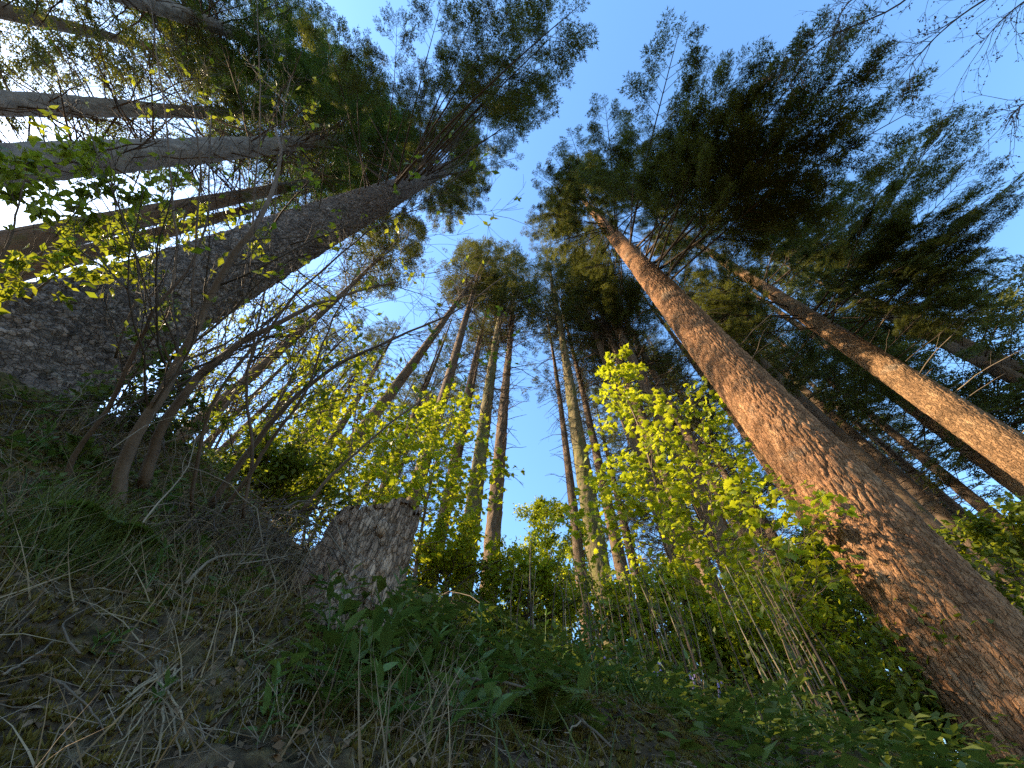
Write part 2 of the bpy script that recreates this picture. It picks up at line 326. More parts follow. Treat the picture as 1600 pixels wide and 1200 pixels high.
def bough(mb, rs, p0, p1, arch, dens=1.0, bare=0.25, tws=TW_NEAR, unit=0.42, r0=None, width=0.42, droop=0.25, step=.24, tone=(0.2, 0.8)):
    p0 = np.asarray(p0, float); p1 = np.asarray(p1, float); L = np.linalg.norm(p1 - p0)
    mid = (p0 + p1) / 2 + np.array([0, 0, arch * L]) + rs.normal(size=3) * .04 * L
    t = np.linspace(0, 1, 10)[:, None]; ax = (1 - t) ** 2 * p0 + 2 * t * (1 - t) * mid + t * t * p1
    r0 = r0 or (0.009 + 0.0055 * L)
    mb.tube(ax, np.linspace(r0, .005, 10), 4, 0, rs.uniform(.2, .8))
    U = {k: ([], [], []) for k in range(len(tws))}
    def put(p, d, up, sc):
        q = U[rs.randint(len(tws))]; m = frame(d, up); a = rs.uniform(-.5, .5); c, s = math.cos(a), math.sin(a)
        m = m @ np.array([[1, 0, 0], [0, c, -s], [0, s, c]]); q[0].append(m * sc); q[1].append(p); q[2].append(rs.uniform(*tone))
    def pt(s):
        f = s * 9; i = min(int(f), 8); return ax[i] + (ax[i + 1] - ax[i]) * (f - i), nrm(ax[i + 1] - ax[i])
    s = bare
    while s < 0.98:
        p, tg = pt(s); side = nrm(np.cross(tg, [0, 0, 1.0]))
        for sd in (-1, 1):
            if rs.rand() > .9 * min(dens, 1.0) + .02: continue
            l = (width * (1 - s) * L + .22) * rs.uniform(.65, 1.15); l = min(l, 1.9)
            d = nrm(tg * rs.uniform(.55, .95) + side * sd * rs.uniform(.7, 1.0) + np.array([0, 0, rs.uniform(-.3, .1)]))
            e = p + d * l + np.array([0, 0, -droop * l * rs.uniform(.2, 1)])
            m_ = p + d * l * .55
            if l > .3: mb.tube([p, m_, e], [.004 + .004 * l, .004 + .002 * l, .003], 3, 0, rs.rand(), cap=False)
            n = max(1, int(l / (unit * .4)))
            for q in range(n):
                f = (q + .5) / n; f = .2 + .8 * f
                pp = p + (m_ - p) * min(f / .55, 1) + (e - m_) * max(0, (f - .55) / .45)
                d2 = nrm(d + np.array([0, 0, -droop * f]) + nrm(np.cross(d, [0, 0, 1.0])) * rs.choice([-1, 1]) * rs.uniform(.15, .8))
                put(pp, d2, np.array([0, 0, 1.0]), unit * rs.uniform(.7, 1.2))
            put(p + (e - p) * .9, nrm(e - m_), np.array([0, 0, 1.0]), unit * rs.uniform(.7, 1.1))
        s += step / L * rs.uniform(.7, 1.3) / max(dens, .4)
    p, tg = pt(.95); put(p, tg, np.array([0, 0, 1.0]), unit)
    for k, (mm, pp, rr_) in U.items():
        if pp: mb.stamp(tws[k][0], tws[k][1], mm, pp, 1, rr_)

def bough_proto(seed, L, arch, needle, **kw):
    mb = MB(); bough(mb, np.random.RandomState(seed), np.zeros(3), np.array([L, 0, 0.0]), arch, tws=TW_NEAR, unit=.42, **kw)
    return (mb.mesh("bough", [M['twig'], needle]), L)
PROTO = {'full': [bough_proto(900 + q, 5.0, .06, M['needles_dark'], dens=1.0, bare=.26, width=.38, droop=.22, step=.19) for q in range(4)],
         'bare': [bough_proto(910 + q, 5.0, .04, M['needles_dark'], dens=.85, bare=.5, width=.42, droop=.15, step=.2) for q in range(3)],
         'gone': [bough_proto(920 + q, 4.0, .04, M['needles_dark'], dens=.4, bare=.62, width=.4, droop=.15) for q in range(2)],
         'short': [bough_proto(930 + q, 2.4, .05, M['needles_dark'], dens=1.0, bare=.2, width=.45, droop=.2) for q in range(3)]}
def put_bough(rs, root, kind, st, tip):
    me, L = PROTO[kind][rs.randint(len(PROTO[kind]))]; d = tip - st; l = float(np.linalg.norm(d)); b = link("bough", me, root)
    m = frame(d, (rs.normal() * .15, rs.normal() * .15, 1.0)) * (l / L)
    if rs.rand() < .5: m[:, 1] *= -1
    b.matrix_local = Matrix([[*m[0], st[0]], [*m[1], st[1]], [*m[2], st[2]], [0, 0, 0, 1]])
def worley_cyl(u, v, ncell, seed):
    iu = np.floor(u); iv = np.floor(v); f1 = np.full(u.shape, 9.0); f2 = np.full(u.shape, 9.0); rid = np.zeros(u.shape)
    for dj in (-1, 0, 1):
        for di in (-1, 0, 1):
            ci = iu + di; cj = iv + dj; cw = np.mod(ci, ncell)
            dx = ci + .1 + .8 * hash2(cw, cj, seed) - u; dy = cj + .1 + .8 * hash2(cw, cj, seed + 1) - v
            d = np.sqrt(dx * dx + dy * dy); h = hash2(cw, cj, seed + 2)
            n1 = d < f1; f2 = np.where(n1, f1, np.minimum(f2, d)); rid = np.where(n1, h, rid); f1 = np.where(n1, d, f1)
    return f1, f2, rid
def trunk_mesh(R, H, zs, nth, seed, cell_w=None, cell_h=None, depth=0.012, flare=.16, lump=.03, lean=(0, 0), kind='plate', bend=0.0, fade=None, roots=0.0):
    """tapered trunk with modelled bark: zs are the ring heights"""
    zs = np.asarray(zs, float); th = np.arange(nth) * 2 * math.pi / nth
    Z, T = np.meshgrid(zs, th, indexing='ij')
    rad = R * (np.clip(1 - (np.maximum(Z, 0) / H) ** 1.4, 0.0, 1) * .985 + .015) + R * flare * np.exp(-np.maximum(Z + .2, 0) / (R * 1.6)) * (1 + .5 * np.sin(T * 5 + seed) * .6)
    rad = rad + R * roots * np.exp(-np.maximum(Z, -.5) / .5) * (.75 + .35 * np.sin(T * 4 + 1.1) + .2 * np.sin(T * 7))
    rad = rad * (1 + lump * np.sin(T * 2 + Z * .35 + seed) + lump * .6 * np.sin(T * 3 - Z * .8))
    rid = np.full(Z.shape, .5)
    if cell_w:
        nc = max(8, int(round(2 * math.pi * R / cell_w)))
        wob = .35 * (fbm(T * 3 + seed, Z * 4, 3, seed) + fbm(np.sin(T) * 2, Z * 9, 2, seed + 5))
        u = T / (2 * math.pi) * nc + wob * 1.5; v = Z / cell_h + 1.2 * hash2(np.mod(np.floor(u), nc), np.floor(u) * 0, seed) + wob * (1 if kind == 'plate' else .5)
        f1, f2, rid = worley_cyl(u, v, nc, seed)
        edge = np.clip((f2 - f1) / (.3 if kind == 'plate' else .34), 0, 1)
        if kind == 'plate':
            hgt = edge ** .5 * (.3 + .9 * rid) + .25 * edge * hash2(np.floor(u * 2.7), np.floor(v * 2.7), seed + 3)
        else: hgt = edge ** .7 * (.7 + .3 * rid)
        fd = 1.0 if fade is None else np.clip((fade - Z) / 2.0, 0, 1)
        rid = .5 + (rid - .5) * fd
        rad = rad + fd * depth * (hgt - .5) + fd * depth * .5 * fbm(T * 40, Z * 30, 2, seed + 9)
    mb = MB(); fz = np.clip(zs / H, 0, 1)
    cx = lean[0] * fz + bend * np.sin(fz * 3.1 + seed) * fz; cyy = lean[1] * fz + bend * np.cos(fz * 2.7 + seed) * fz
    v = np.stack([cx[:, None] + rad * np.cos(T), cyy[:, None] + rad * np.sin(T), Z], -1).reshape(-1, 3)
    n = len(zs); i = np.arange(n - 1)[:, None] * nth; j = np.arange(nth)[None]; k = (j + 1) % nth
    q = np.stack([i + j, i + k, i + nth + k, i + nth + j], -1).reshape(-1, 4)
    mb.add(v, np.concatenate([q[:, [0, 1, 2]], q[:, [0, 2, 3]]]), 0, rid.ravel())
    return mb
def rad_at(R, H, z): return R * (max(0, 1 - (max(z, 0) / H) ** 1.4) * .985 + .015)

def place(px, py, w, dia):
    """foot of an upright trunk whose axis passes a photo pixel where it looks w pixels thick and is dia metres thick"""
    d = ray(px, py); depth = FPX * dia / w
    # the trunk's apparent width grows off axis: correct with the side direction
    side = nrm(np.cross(d, [0, 0, 1.0])); p = d * depth / FPX
    def proj(q): c = C2W.T @ q; return np.array([c[0], c[1]]) / -c[2] * FPX
    a, b = proj(p - side * dia / 2), proj(p + side * dia / 2); ax = nrm(proj(p + np.array([0, 0, .2])) - proj(p))
    e = b - a; wp = abs(e[0] * ax[1] - e[1] * ax[0])
    p = p * (wp / w)
    return p

def dead_branch(rs, p, d, L, r, sag=.15, crook=.08):
    n = 6; t = np.linspace(0, 1, n)[:, None]
    pts = p + d * L * t + np.array([0, 0, -sag * L]) * t ** 2 + np.cumsum(rs.normal(size=(n, 3)) * crook * L / n, axis=0)
    return pts, np.linspace(r, r * .35, n)

def hero_tree(name, label, px, py, w, dia, H, barkm, needle, heroes, procs, seed, fine_to, cell, nth, depth, kind, dead, group, dead_mat, dz=.031, hero_kind='full', flare=.16, roots=0.0):
    rs = np.random.RandomState(seed); p = place(px, py, w, dia); x, y = p[0], p[1]; z0 = gz(x, y)
    zr = p[2] - z0; R = dia / 2 / (max(.25, 1 - (max(zr, 0) / H) ** 1.4) * .985 + .015)
    root = empty(name, (x, y, z0)); tag(root, label, "tree", group)
    zs = np.concatenate([np.arange(-1.3, fine_to, dz), np.arange(fine_to, H, .35), [H]])
    trunk_mesh(R, H, zs, nth, seed, cell[0], cell[1], depth, kind=kind, bend=.06, fade=fine_to, flare=flare, roots=roots).build("trunk", barkm, root, smooth=True)
    o = np.array([x, y, z0])
    for tp in heroes:
        tip = at_z(tp[0], tp[1], tp[2]) - o; zb = tip[2] - (tp[3] * .4 + rs.uniform(-1.2, 1.0) if hero_kind == 'bare' else rs.uniform(-3.2, .6)); a = math.atan2(tip[1], tip[0]); rr_ = rad_at(R, H, zb) * .8
        put_bough(rs, root, hero_kind, np.array([math.cos(a) * rr_, math.sin(a) * rr_, zb]), tip)
    for (zlo, zhi, n, l0, l1, a0, a1, rise, bk) in procs:
        for q in range(n):
            f = (q + rs.rand()) / n; z = zlo + (zhi - zlo) * f; L = (l0 + (l1 - l0) * f) * rs.uniform(.75, 1.12); a = math.radians(rs.uniform(a0, a1))
            az = np.array([math.sin(a), math.cos(a), 0]); st = az * rad_at(R, H, z) * .8 + np.array([0, 0, z])
            put_bough(rs, root, bk if (L > 2.6 or bk == 'gone') else 'short', st, st + az * L + np.array([0, 0, rise * L]))
    for (zlo, zhi, n, l0, l1, rad0, a0, a1) in dead:
        for q in range(n):
            z = zlo + (zhi - zlo) * (q + rs.rand()) / n; a = math.radians(rs.uniform(a0, a1)); az = np.array([math.sin(a), math.cos(a), rs.uniform(-.1, .35)])
            L = rs.uniform(l0, l1); r_ = rad_at(R, H, z); b = MB()
            pts, rd = dead_branch(rs, np.array([az[0] * r_ * .9, az[1] * r_ * .9, z]), nrm(az), L, rad0 * rs.uniform(.6, 1.1)); b.tube(pts, rd, 5, 0, rs.rand())
            if L > .9:
                for q2 in range(rs.randint(1, 4)):
                    k = rs.randint(2, 5); d2 = nrm(nrm(az) + rs.normal(size=3) * .5); pp, rd2 = dead_branch(rs, pts[k], d2, L * rs.uniform(.2, .45), rd[k] * .6); b.tube(pp, rd2, 3, 0, rs.rand())
            b.build("dead_branch", dead_mat, root, smooth=True)
    return root, (x, y, z0, R)

GONE, FULL = 'gone', 'full'
T1, T1i = hero_tree("spruce_tree", "huge grey flaky-barked spruce leaning in from the left edge, nearest on the bank", 300, 447, 126, .86, 40, M['bark_grey'], M['needles_dark'],
    [(690, 5, 13, 1.2), (740, 25, 14, 1.5), (800, 10, 14, 1.5), (910, 5, 13, 1.5), (855, 100, 16, 1.8), (850, 150, 18, 1.5), (840, 70, 15, 1.5), (620, 30, 12, 1), (560, 60, 11, 1), (780, 100, 17, 1.6), (660, 110, 13, 1), (500, 20, 10.5, 1), (720, 120, 16, 1.5), (760, 60, 15, 1.4), (820, 190, 20, 1.3), (835, 40, 15, 1.5), (880, 40, 14.5, 1.5)],
    [(11, 16, 16, 3.4, 3.4, 90, 260, .3, GONE), (14, 24, 26, 3.0, 2.2, 60, 290, .35, 'bare'), (18, 32, 44, 2.4, .6, 0, 360, .15, 'short'), (12, 20, 10, 1.3, 1.3, -60, 90, -.1, 'short')],
    11, 11.5, (.075, .08), 240, .040, 'plate', [(3, 12, 34, .3, 1.6, .014, 0, 360)], "conifers round the clearing", M['twig'], hero_kind='bare', flare=.15, roots=.34)
T2, T2i = hero_tree("fir_tree", "massive red-brown sunlit fir trunk rising from the lower right corner", 1332, 800, 124, .86, 34, M['bark_red'], M['needles_dark'],
    [(1065, 35, 12.5, .6), (1110, 95, 12.5, .6), (1160, 85, 11.5, .4), (1205, 110, 11.5, .4), (945, 158, 15.5, 1), (1000, 195, 14.5, .6), (890, 205, 18, 1), (1305, 32, 11.5, .3), (1260, 110, 11.5, .3), (1365, 48, 11, .2), (1385, 120, 11, .2), (1090, 180, 13, .5),
     (835, 270, 20, 1), (828, 330, 19, .5), (860, 240, 20, 1), (850, 385, 17, .2), (905, 420, 14, -.2), (960, 240, 16, .6), (1050, 240, 14, .5), (1440, 165, 10.5, 0), (1330, 200, 11, 0), (1180, 200, 12, .3), (1240, 250, 11.5, 0), (880, 330, 18, .2), (930, 330, 16, .2)],
    [(15.5, 26, 34, 4.0, 2.6, 0, 360, .05, FULL), (24, 33.5, 30, 2.8, .5, 0, 360, .2, FULL)],
    22, 13.5, (.062, .30), 250, .040, 'ridge', [(5.0, 13.5, 26, .25, 1.0, .012, 20, 200), (9.5, 13.5, 12, 1.0, 2.6, .014, 60, 190)], "conifers round the clearing", M['twig_pale'])
T3, T3i = hero_tree("fir_tree", "sunlit tan fir trunk crossing the right edge, higher and thinner than the red-brown one", 1408, 592, 43, .62, 32, M['bark_tan'], M['needles_dark'],
    [(1520, 172, 13, .2), (1535, 250, 11.5, 0), (1560, 292, 11, 0), (1480, 190, 13, .2), (1545, 392, 10, -.3), (1500, 330, 11, 0), (1480, 450, 9.5, -.4), (1380, 440, 10, -.4), (1440, 400, 10.5, -.3), (1600, 405, 9.5, -.4), (1590, 480, 9, -.5), (1420, 280, 12.5, 0), (1350, 330, 13, 0), (1560, 440, 9.5, -.4), (1330, 420, 11.5, -.4), (1520, 500, 9, -.5)],
    [(11, 20, 34, 4.4, 3.2, 0, 360, .0, FULL), (20, 30.5, 30, 3.2, .5, 0, 360, .15, FULL)],
    33, 12, (.06, .26), 130, .03, 'ridge', [(3, 11, 18, .25, .9, .012, 40, 220), (8, 11, 5, 1, 2, .014, 80, 200)], "conifers round the clearing", M['twig_pale'], dz=.04)

# ---- other conifers: trunk of its own, crown and bare lower twigs from a few shared meshes
def crown_variant(seed, n, R, Hc, tws, unit, dens, needle, shape, rise, tone=(.15, .85), bare=.3):
    rs = np.random.RandomState(seed); mb = MB()
    for q in range(n):
        f = (q + rs.rand()) / n; z = f * Hc; a = rs.uniform(0, 2 * math.pi)
        L = R * (1 - f) ** shape * rs.uniform(.6, 1.15) + .25
        if f < .12: L *= rs.uniform(.4, 1)
        d = np.array([math.cos(a), math.sin(a), 0])
        bough(mb, rs, np.array([0, 0, z]), d * L + np.array([0, 0, z + rise * L * (1 if f > .3 else .3)]), rs.uniform(0, .1), dens=dens, bare=bare, tws=tws, unit=unit, step=.34, tone=tone)
    mb.tube([[0, 0, 0], [0, 0, Hc * .97]], [.06, .01], 5, 0, .4)
    return mb.mesh("crown", [M['twig'], needle])
CROWN = {
    'olive': [crown_variant(41 + s, 62, 2.3, 12, TW_FAR, .55, .75, M['needles_olive'], .75, .15) for s in range(2)],
    'dark': [crown_variant(51 + s, 66, 2.7, 12, TW_FAR, .6, .95, M['needles_dark'], .7, .0) for s in range(2)],
    'thin': [crown_variant(61 + s, 46, 1.9, 12, TW_FAR, .5, .55, M['needles_olive'], .6, .2) for s in range(2)],
    'bushy': [crown_variant(71, 95, 3.0, 12, TW_BUSH, .55, 1.0, M['needles_green'], .75, .05, (.1, .7), .25)],
}
def bare_variant(seed, n, R, Hc):
    rs = np.random.RandomState(seed); mb = MB()
    for q in range(n):
        z = Hc * (q + rs.rand()) / n; a = rs.uniform(0, 2 * math.pi); L = R * rs.uniform(.15, 1) * (.4 + .6 * z / Hc)
        d = nrm(np.array([math.cos(a), math.sin(a), rs.uniform(-.15, .35)]))
        pts, rd = dead_branch(rs, np.zeros(3) + [0, 0, z], d, L, .009 + .008 * L, .2, .12); mb.tube(pts, rd, 3, 0, rs.rand(), cap=False)
        for q2 in range(int(L * 4)):
            k = rs.randint(1, 5); d2 = nrm(d + rs.normal(size=3) * .55); pp, r2 = dead_branch(rs, pts[k], d2, L * rs.uniform(.15, .45), .005, .25, .15); mb.tube(pp[::2], r2[::2], 3, 0, rs.rand(), cap=False)
    return mb.mesh("bare_twigs", M['twig'])
BARE = [bare_variant(81 + s, 110, 2.3, 10) for s in range(3)]
GRP = "conifers round the clearing"
def tree(label, px, py, w, dia, H, cb, cR, var, bark='bark_far', seed=0, lean=(0, 0), bare=True, name="spruce_tree", nth=14, dist=None, xy=None):
    """cb: height of the crown's foot above ground; cR: crown radius"""
    rs = np.random.RandomState(seed + 500)
    if xy is None:
        p = place(px, py, w, dia); x, y = p[0], p[1]; z0 = gz(x, y); zr = p[2] - z0; R = dia / 2 / (max(.25, 1 - (max(zr, 0) / H) ** 1.4) * .985 + .015)
        if lean != (0, 0): f = max(zr, 0) / H; x -= lean[0] * f; y -= lean[1] * f; z0 = gz(x, y)
    else: x, y = xy; z0 = gz(x, y); R = dia / 2
    root = empty(name, (x, y, z0)); tag(root, label, "tree", GRP)
    r = math.hypot(x, y); dz = .12 if r < 14 else .2
    big = w >= 20
    trunk_mesh(R, H, np.concatenate([np.arange(-.6, H, dz if big else .5), [H]]), 30 if big else nth, seed, (.07 if big else None), .16, .028 if big else 0, lean=lean, lump=.05, bend=.22, kind='plate').build("trunk", M[bark], root, smooth=True)
    vs_ = CROWN[var]; c = link("crown", vs_[seed % len(vs_)], root, "stuff")
    Rv = {'olive': 2.3, 'dark': 2.7, 'thin': 1.9, 'bushy': 3.0}[var]
    fl = cb / H; c.location = (lean[0] * fl, lean[1] * fl, cb); c.rotation_euler = (-lean[1] / H, lean[0] / H, rs.uniform(0, 6.28)); c.scale = (cR / Rv, cR / Rv, (H * 1.0 - cb) / 12)
    if bare:
        b = link("bare_twigs", BARE[seed % 3], root, "stuff"); lo = cb * .3; b.location = (lean[0] * .3 * fl, lean[1] * .3 * fl, lo); b.rotation_euler = (-lean[1] / H, lean[0] / H, rs.uniform(0, 6.28))
        s = cR / 2.2; b.scale = (s, s, (cb * 1.1 - lo) / 10)
    return root
S = [0]
def T(*a, **k): S[0] += 1; k.setdefault('seed', S[0]); return tree(*a, **k)
# left side
T("grey spruce trunk running almost level across the upper left, thickest of the far left trunks", 300, 237, 40, .5, 27, 11.5, 3.4, 'bushy', 'bark_pale')
T("slimmer grey spruce trunk just above the thick level one at left", 250, 178, 22, .36, 25, 9, 2.8, 'dark', 'bark_pale')
T("thin dark spruce trunk slanting through the top left corner", 200, 62, 14, .30, 23, 7, 3.0, 'dark')
T("brown spruce trunk cut by the top edge left of the bushy green crown", 300, 22, 25, .42, 26, 14, 2.8, 'bushy', 'bark_pale')
T("dark spruce trunk in shade just below the thick level trunk at left", 430, 291, 19, .36, 27, 15, 2.4, 'dark')
T("thin shaded spruce trunk just above the huge flaky trunk at left", 380, 325, 14, .30, 25, 15, 2.0, 'olive')
T("spruce standing behind the huge flaky trunk, dark ragged crown over its lower edge", 520, 470, 9, .13, 14.5, 8.5, 1.5, 'dark')
T("thin leaning spruce pole low between huge flaky trunk and stump", 420, 560, 7, .17, 19, 13, .9, 'thin')
T("thin pale spruce pole beyond the arching shrub stems", 380, 640, 8, .2, 18, 13, .7, 'thin')
T("slender spruce pole above the arching shrub, right of the pale pole", 470, 600, 7, .18, 17, 12, .8, 'olive')
T("far slender spruce left above the stump", 330, 720, 12, .28, 18, 12, 1.0, 'thin')
T("far slender spruce just left of the stump top", 480, 690, 10, .26, 20, 12, 1.4, 'olive')
T("far thin spruce behind the left yellow-green maple, close left of the leaning one", 545, 640, 11, .28, 17, 11, .9, 'thin')
T("leaning dark spruce trunk behind the top of the left yellow-green maple", 640, 575, 15, .3, 23, 15, 1.8, 'olive', lean=(2.4, 1.0))
T("upright dark spruce behind the left yellow-green maple's middle", 697, 610, 16, .34, 27, 17, 1.8, 'olive')
T("thin spruce pole between the left maple and the paired centre trunks", 735, 610, 9, .24, 24, 14, 1.7, 'thin')
# centre
T("mossy sunlit trunk, left one of the close pair at centre", 742, 790, 25, .40, 28, 15, 2.2, 'olive', 'bark_moss')
T("dark trunk, right one of the close pair at centre", 774, 800, 22, .38, 28, 15, 2.2, 'dark')
T("mossy spruce standing alone right of the blue sky gap at centre", 930, 850, 30, .46, 29, 15.5, 2.1, 'olive', 'bark_moss')
T("thin dark spruce close left of the lone mossy centre trunk", 893, 790, 14, .30, 25, 12, 1.6, 'thin')
T("very thin spruce between the lone mossy trunk and the right maple", 975, 900, 10, .26, 24, 14, 1.7, 'thin')
T("thick dark shaggy spruce trunk behind the right yellow-green maple", 1100, 790, 30, .46, 28, 14, 2.6, 'olive')
T("sunlit mossy trunk low behind the right yellow-green maple", 1095, 930, 26, .42, 25, 14, 2.4, 'olive', 'bark_moss')
T("slim spruce showing above the right yellow-green maple", 1000, 640, 15, .32, 27, 15, 2.2, 'olive')
T("thin spruce pole just left of the massive red-brown trunk's lower part", 1160, 790, 10, .26, 25, 14, 1.7, 'thin')
T("second thin spruce pole left of the massive red-brown trunk", 1200, 860, 10, .26, 25, 13, 2.0, 'olive')
T("tan trunk half hidden along the lower left edge of the massive red-brown one", 1215, 752, 19, .36, 28, 15, 2.0, 'olive', 'bark_tan')
T("slim sunlit spruce at the foot of the slope left of the massive trunk", 1245, 1040, 18, .32, 24, 13, 2.0, 'olive', 'bark_tan')
# farther trees filling the wood behind
for (lb, px, py, w, dia, H, cb, R_, v_) in [
    ("far spruce pole left of the leaning dark spruce, foliage touching the stump's sky", 520, 620, 7, .26, 17, 8, 1.5, 'olive'),
    ("thin far spruce pole right above the stump", 610, 770, 9, .3, 22, 10, 1.9, 'olive'),
    ("thin far spruce between the left maple's top and the upright dark spruce", 655, 620, 8, .26, 24, 12, 1.9, 'thin'),
    ("straight far spruce just left of the close pair at centre", 705, 760, 12, .34, 26, 12, 2.0, 'olive'),
    ("thin spruce pole right of the lone mossy trunk, above the broadleaf tree", 915, 640, 10, .28, 27, 13, 2.0, 'olive'),
    ("spruce with a broad olive crown left of the thick shaggy trunk", 960, 600, 13, .32, 28, 14, 2.4, 'olive'),
    ("tall spruce pole between the slim spruce and the massive trunk's crown", 1045, 620, 12, .32, 28, 14, 1.8, 'thin'),
    ("thin spruce pole right of the thick shaggy trunk", 1140, 800, 13, .34, 27, 12, 2.2, 'olive'),
    ("slim spruce pole beside the tan half-hidden trunk", 1185, 830, 14, .34, 27, 14, 1.7, 'thin'),
    ("sunlit far pole low left of the massive trunk's foot", 1160, 960, 13, .34, 24, 10, 2.2, 'olive'),
    ("leafy-footed far pole near the massive trunk's foot", 1215, 1000, 12, .34, 24, 9, 2.2, 'olive'),
    ("far spruce pole between the maple's stem and the mossy low trunk", 1050, 880, 11, .32, 25, 11, 2.0, 'olive'),
    ("faint far spruce crown between the left maple and the stump's top", 600, 700, 7, .3, 24, 8, 2.4, 'olive'),
    ("faint far spruce close right of the leaning dark spruce", 668, 700, 7, .3, 24, 9, 2.2, 'olive'),
    ("faint far spruce right behind the lone mossy centre trunk", 950, 720, 7, .3, 25, 8, 2.2, 'olive'),
    ("far olive spruce between the lone mossy trunk and the thick shaggy trunk", 1010, 760, 8, .32, 26, 8, 2.4, 'olive'),
    ("far olive spruce behind the right maple's right side", 1120, 700, 8, .32, 26, 8, 2.6, 'olive'),
    ("far spruce pole with low olive foliage left of the massive trunk", 1150, 860, 8, .32, 25, 6, 2.6, 'olive'),
    ("far spruce pole just behind the massive trunk's left edge at mid height", 1180, 690, 8, .32, 27, 9, 2.6, 'olive'),
    ("far spruce low at the foot of the massive trunk's left side", 1290, 1010, 10, .34, 24, 5, 2.6, 'olive'),
    ("far fir standing low right of the massive trunk", 1520, 960, 11, .36, 25, 5, 3.0, 'dark'),
    ("far fir showing through under the crown of the thin sunlit right trunk", 1340, 700, 9, .34, 27, 10, 2.2, 'olive')]:
    T(lb, px, py, w, dia, H, cb, R_, v_)
# right
T("tan trunk tucked right behind the thin sunlit one at the right edge", 1530, 717, 26, .5, 30, 13, 3.0, 'dark', 'bark_tan', name="fir_tree")
T("thin brown trunk below the pair at the right edge", 1460, 735, 17, .36, 28, 14, 2.4, 'olive', name="fir_tree")
T("dark thin trunk, lowest of those right of the massive red-brown one", 1500, 800, 15, .36, 28, 13, 2.4, 'olive', name="fir_tree")
T("shaded fir filling the right edge above the sunlit pair of trunks", 1590, 590, 22, .42, 29, 9, 3.6, 'dark', name="fir_tree")
T("dense shaded fir close behind the crown of the thin sunlit right trunk", 1480, 520, 18, .42, 30, 10, 3.6, 'dark', name="fir_tree")
T("far shaded fir at the right edge beside the massive trunk's lower part", 1590, 890, 15, .38, 27, 7, 3.0, 'dark', name="fir_tree")
T("far fir seen low between the massive trunk and the thin right trunks", 1450, 850, 12, .34, 27, 9, 2.2, 'olive', name="fir_tree")
T("dark fir behind the upper part of the massive red-brown trunk", 1180, 560, 13, .36, 29, 15, 2.2, 'olive', name="fir_tree")
T("far fir with dark crown over the thin trunks right of centre", 1290, 640, 13, .36, 29, 13, 2.4, 'olive', name="fir_tree")

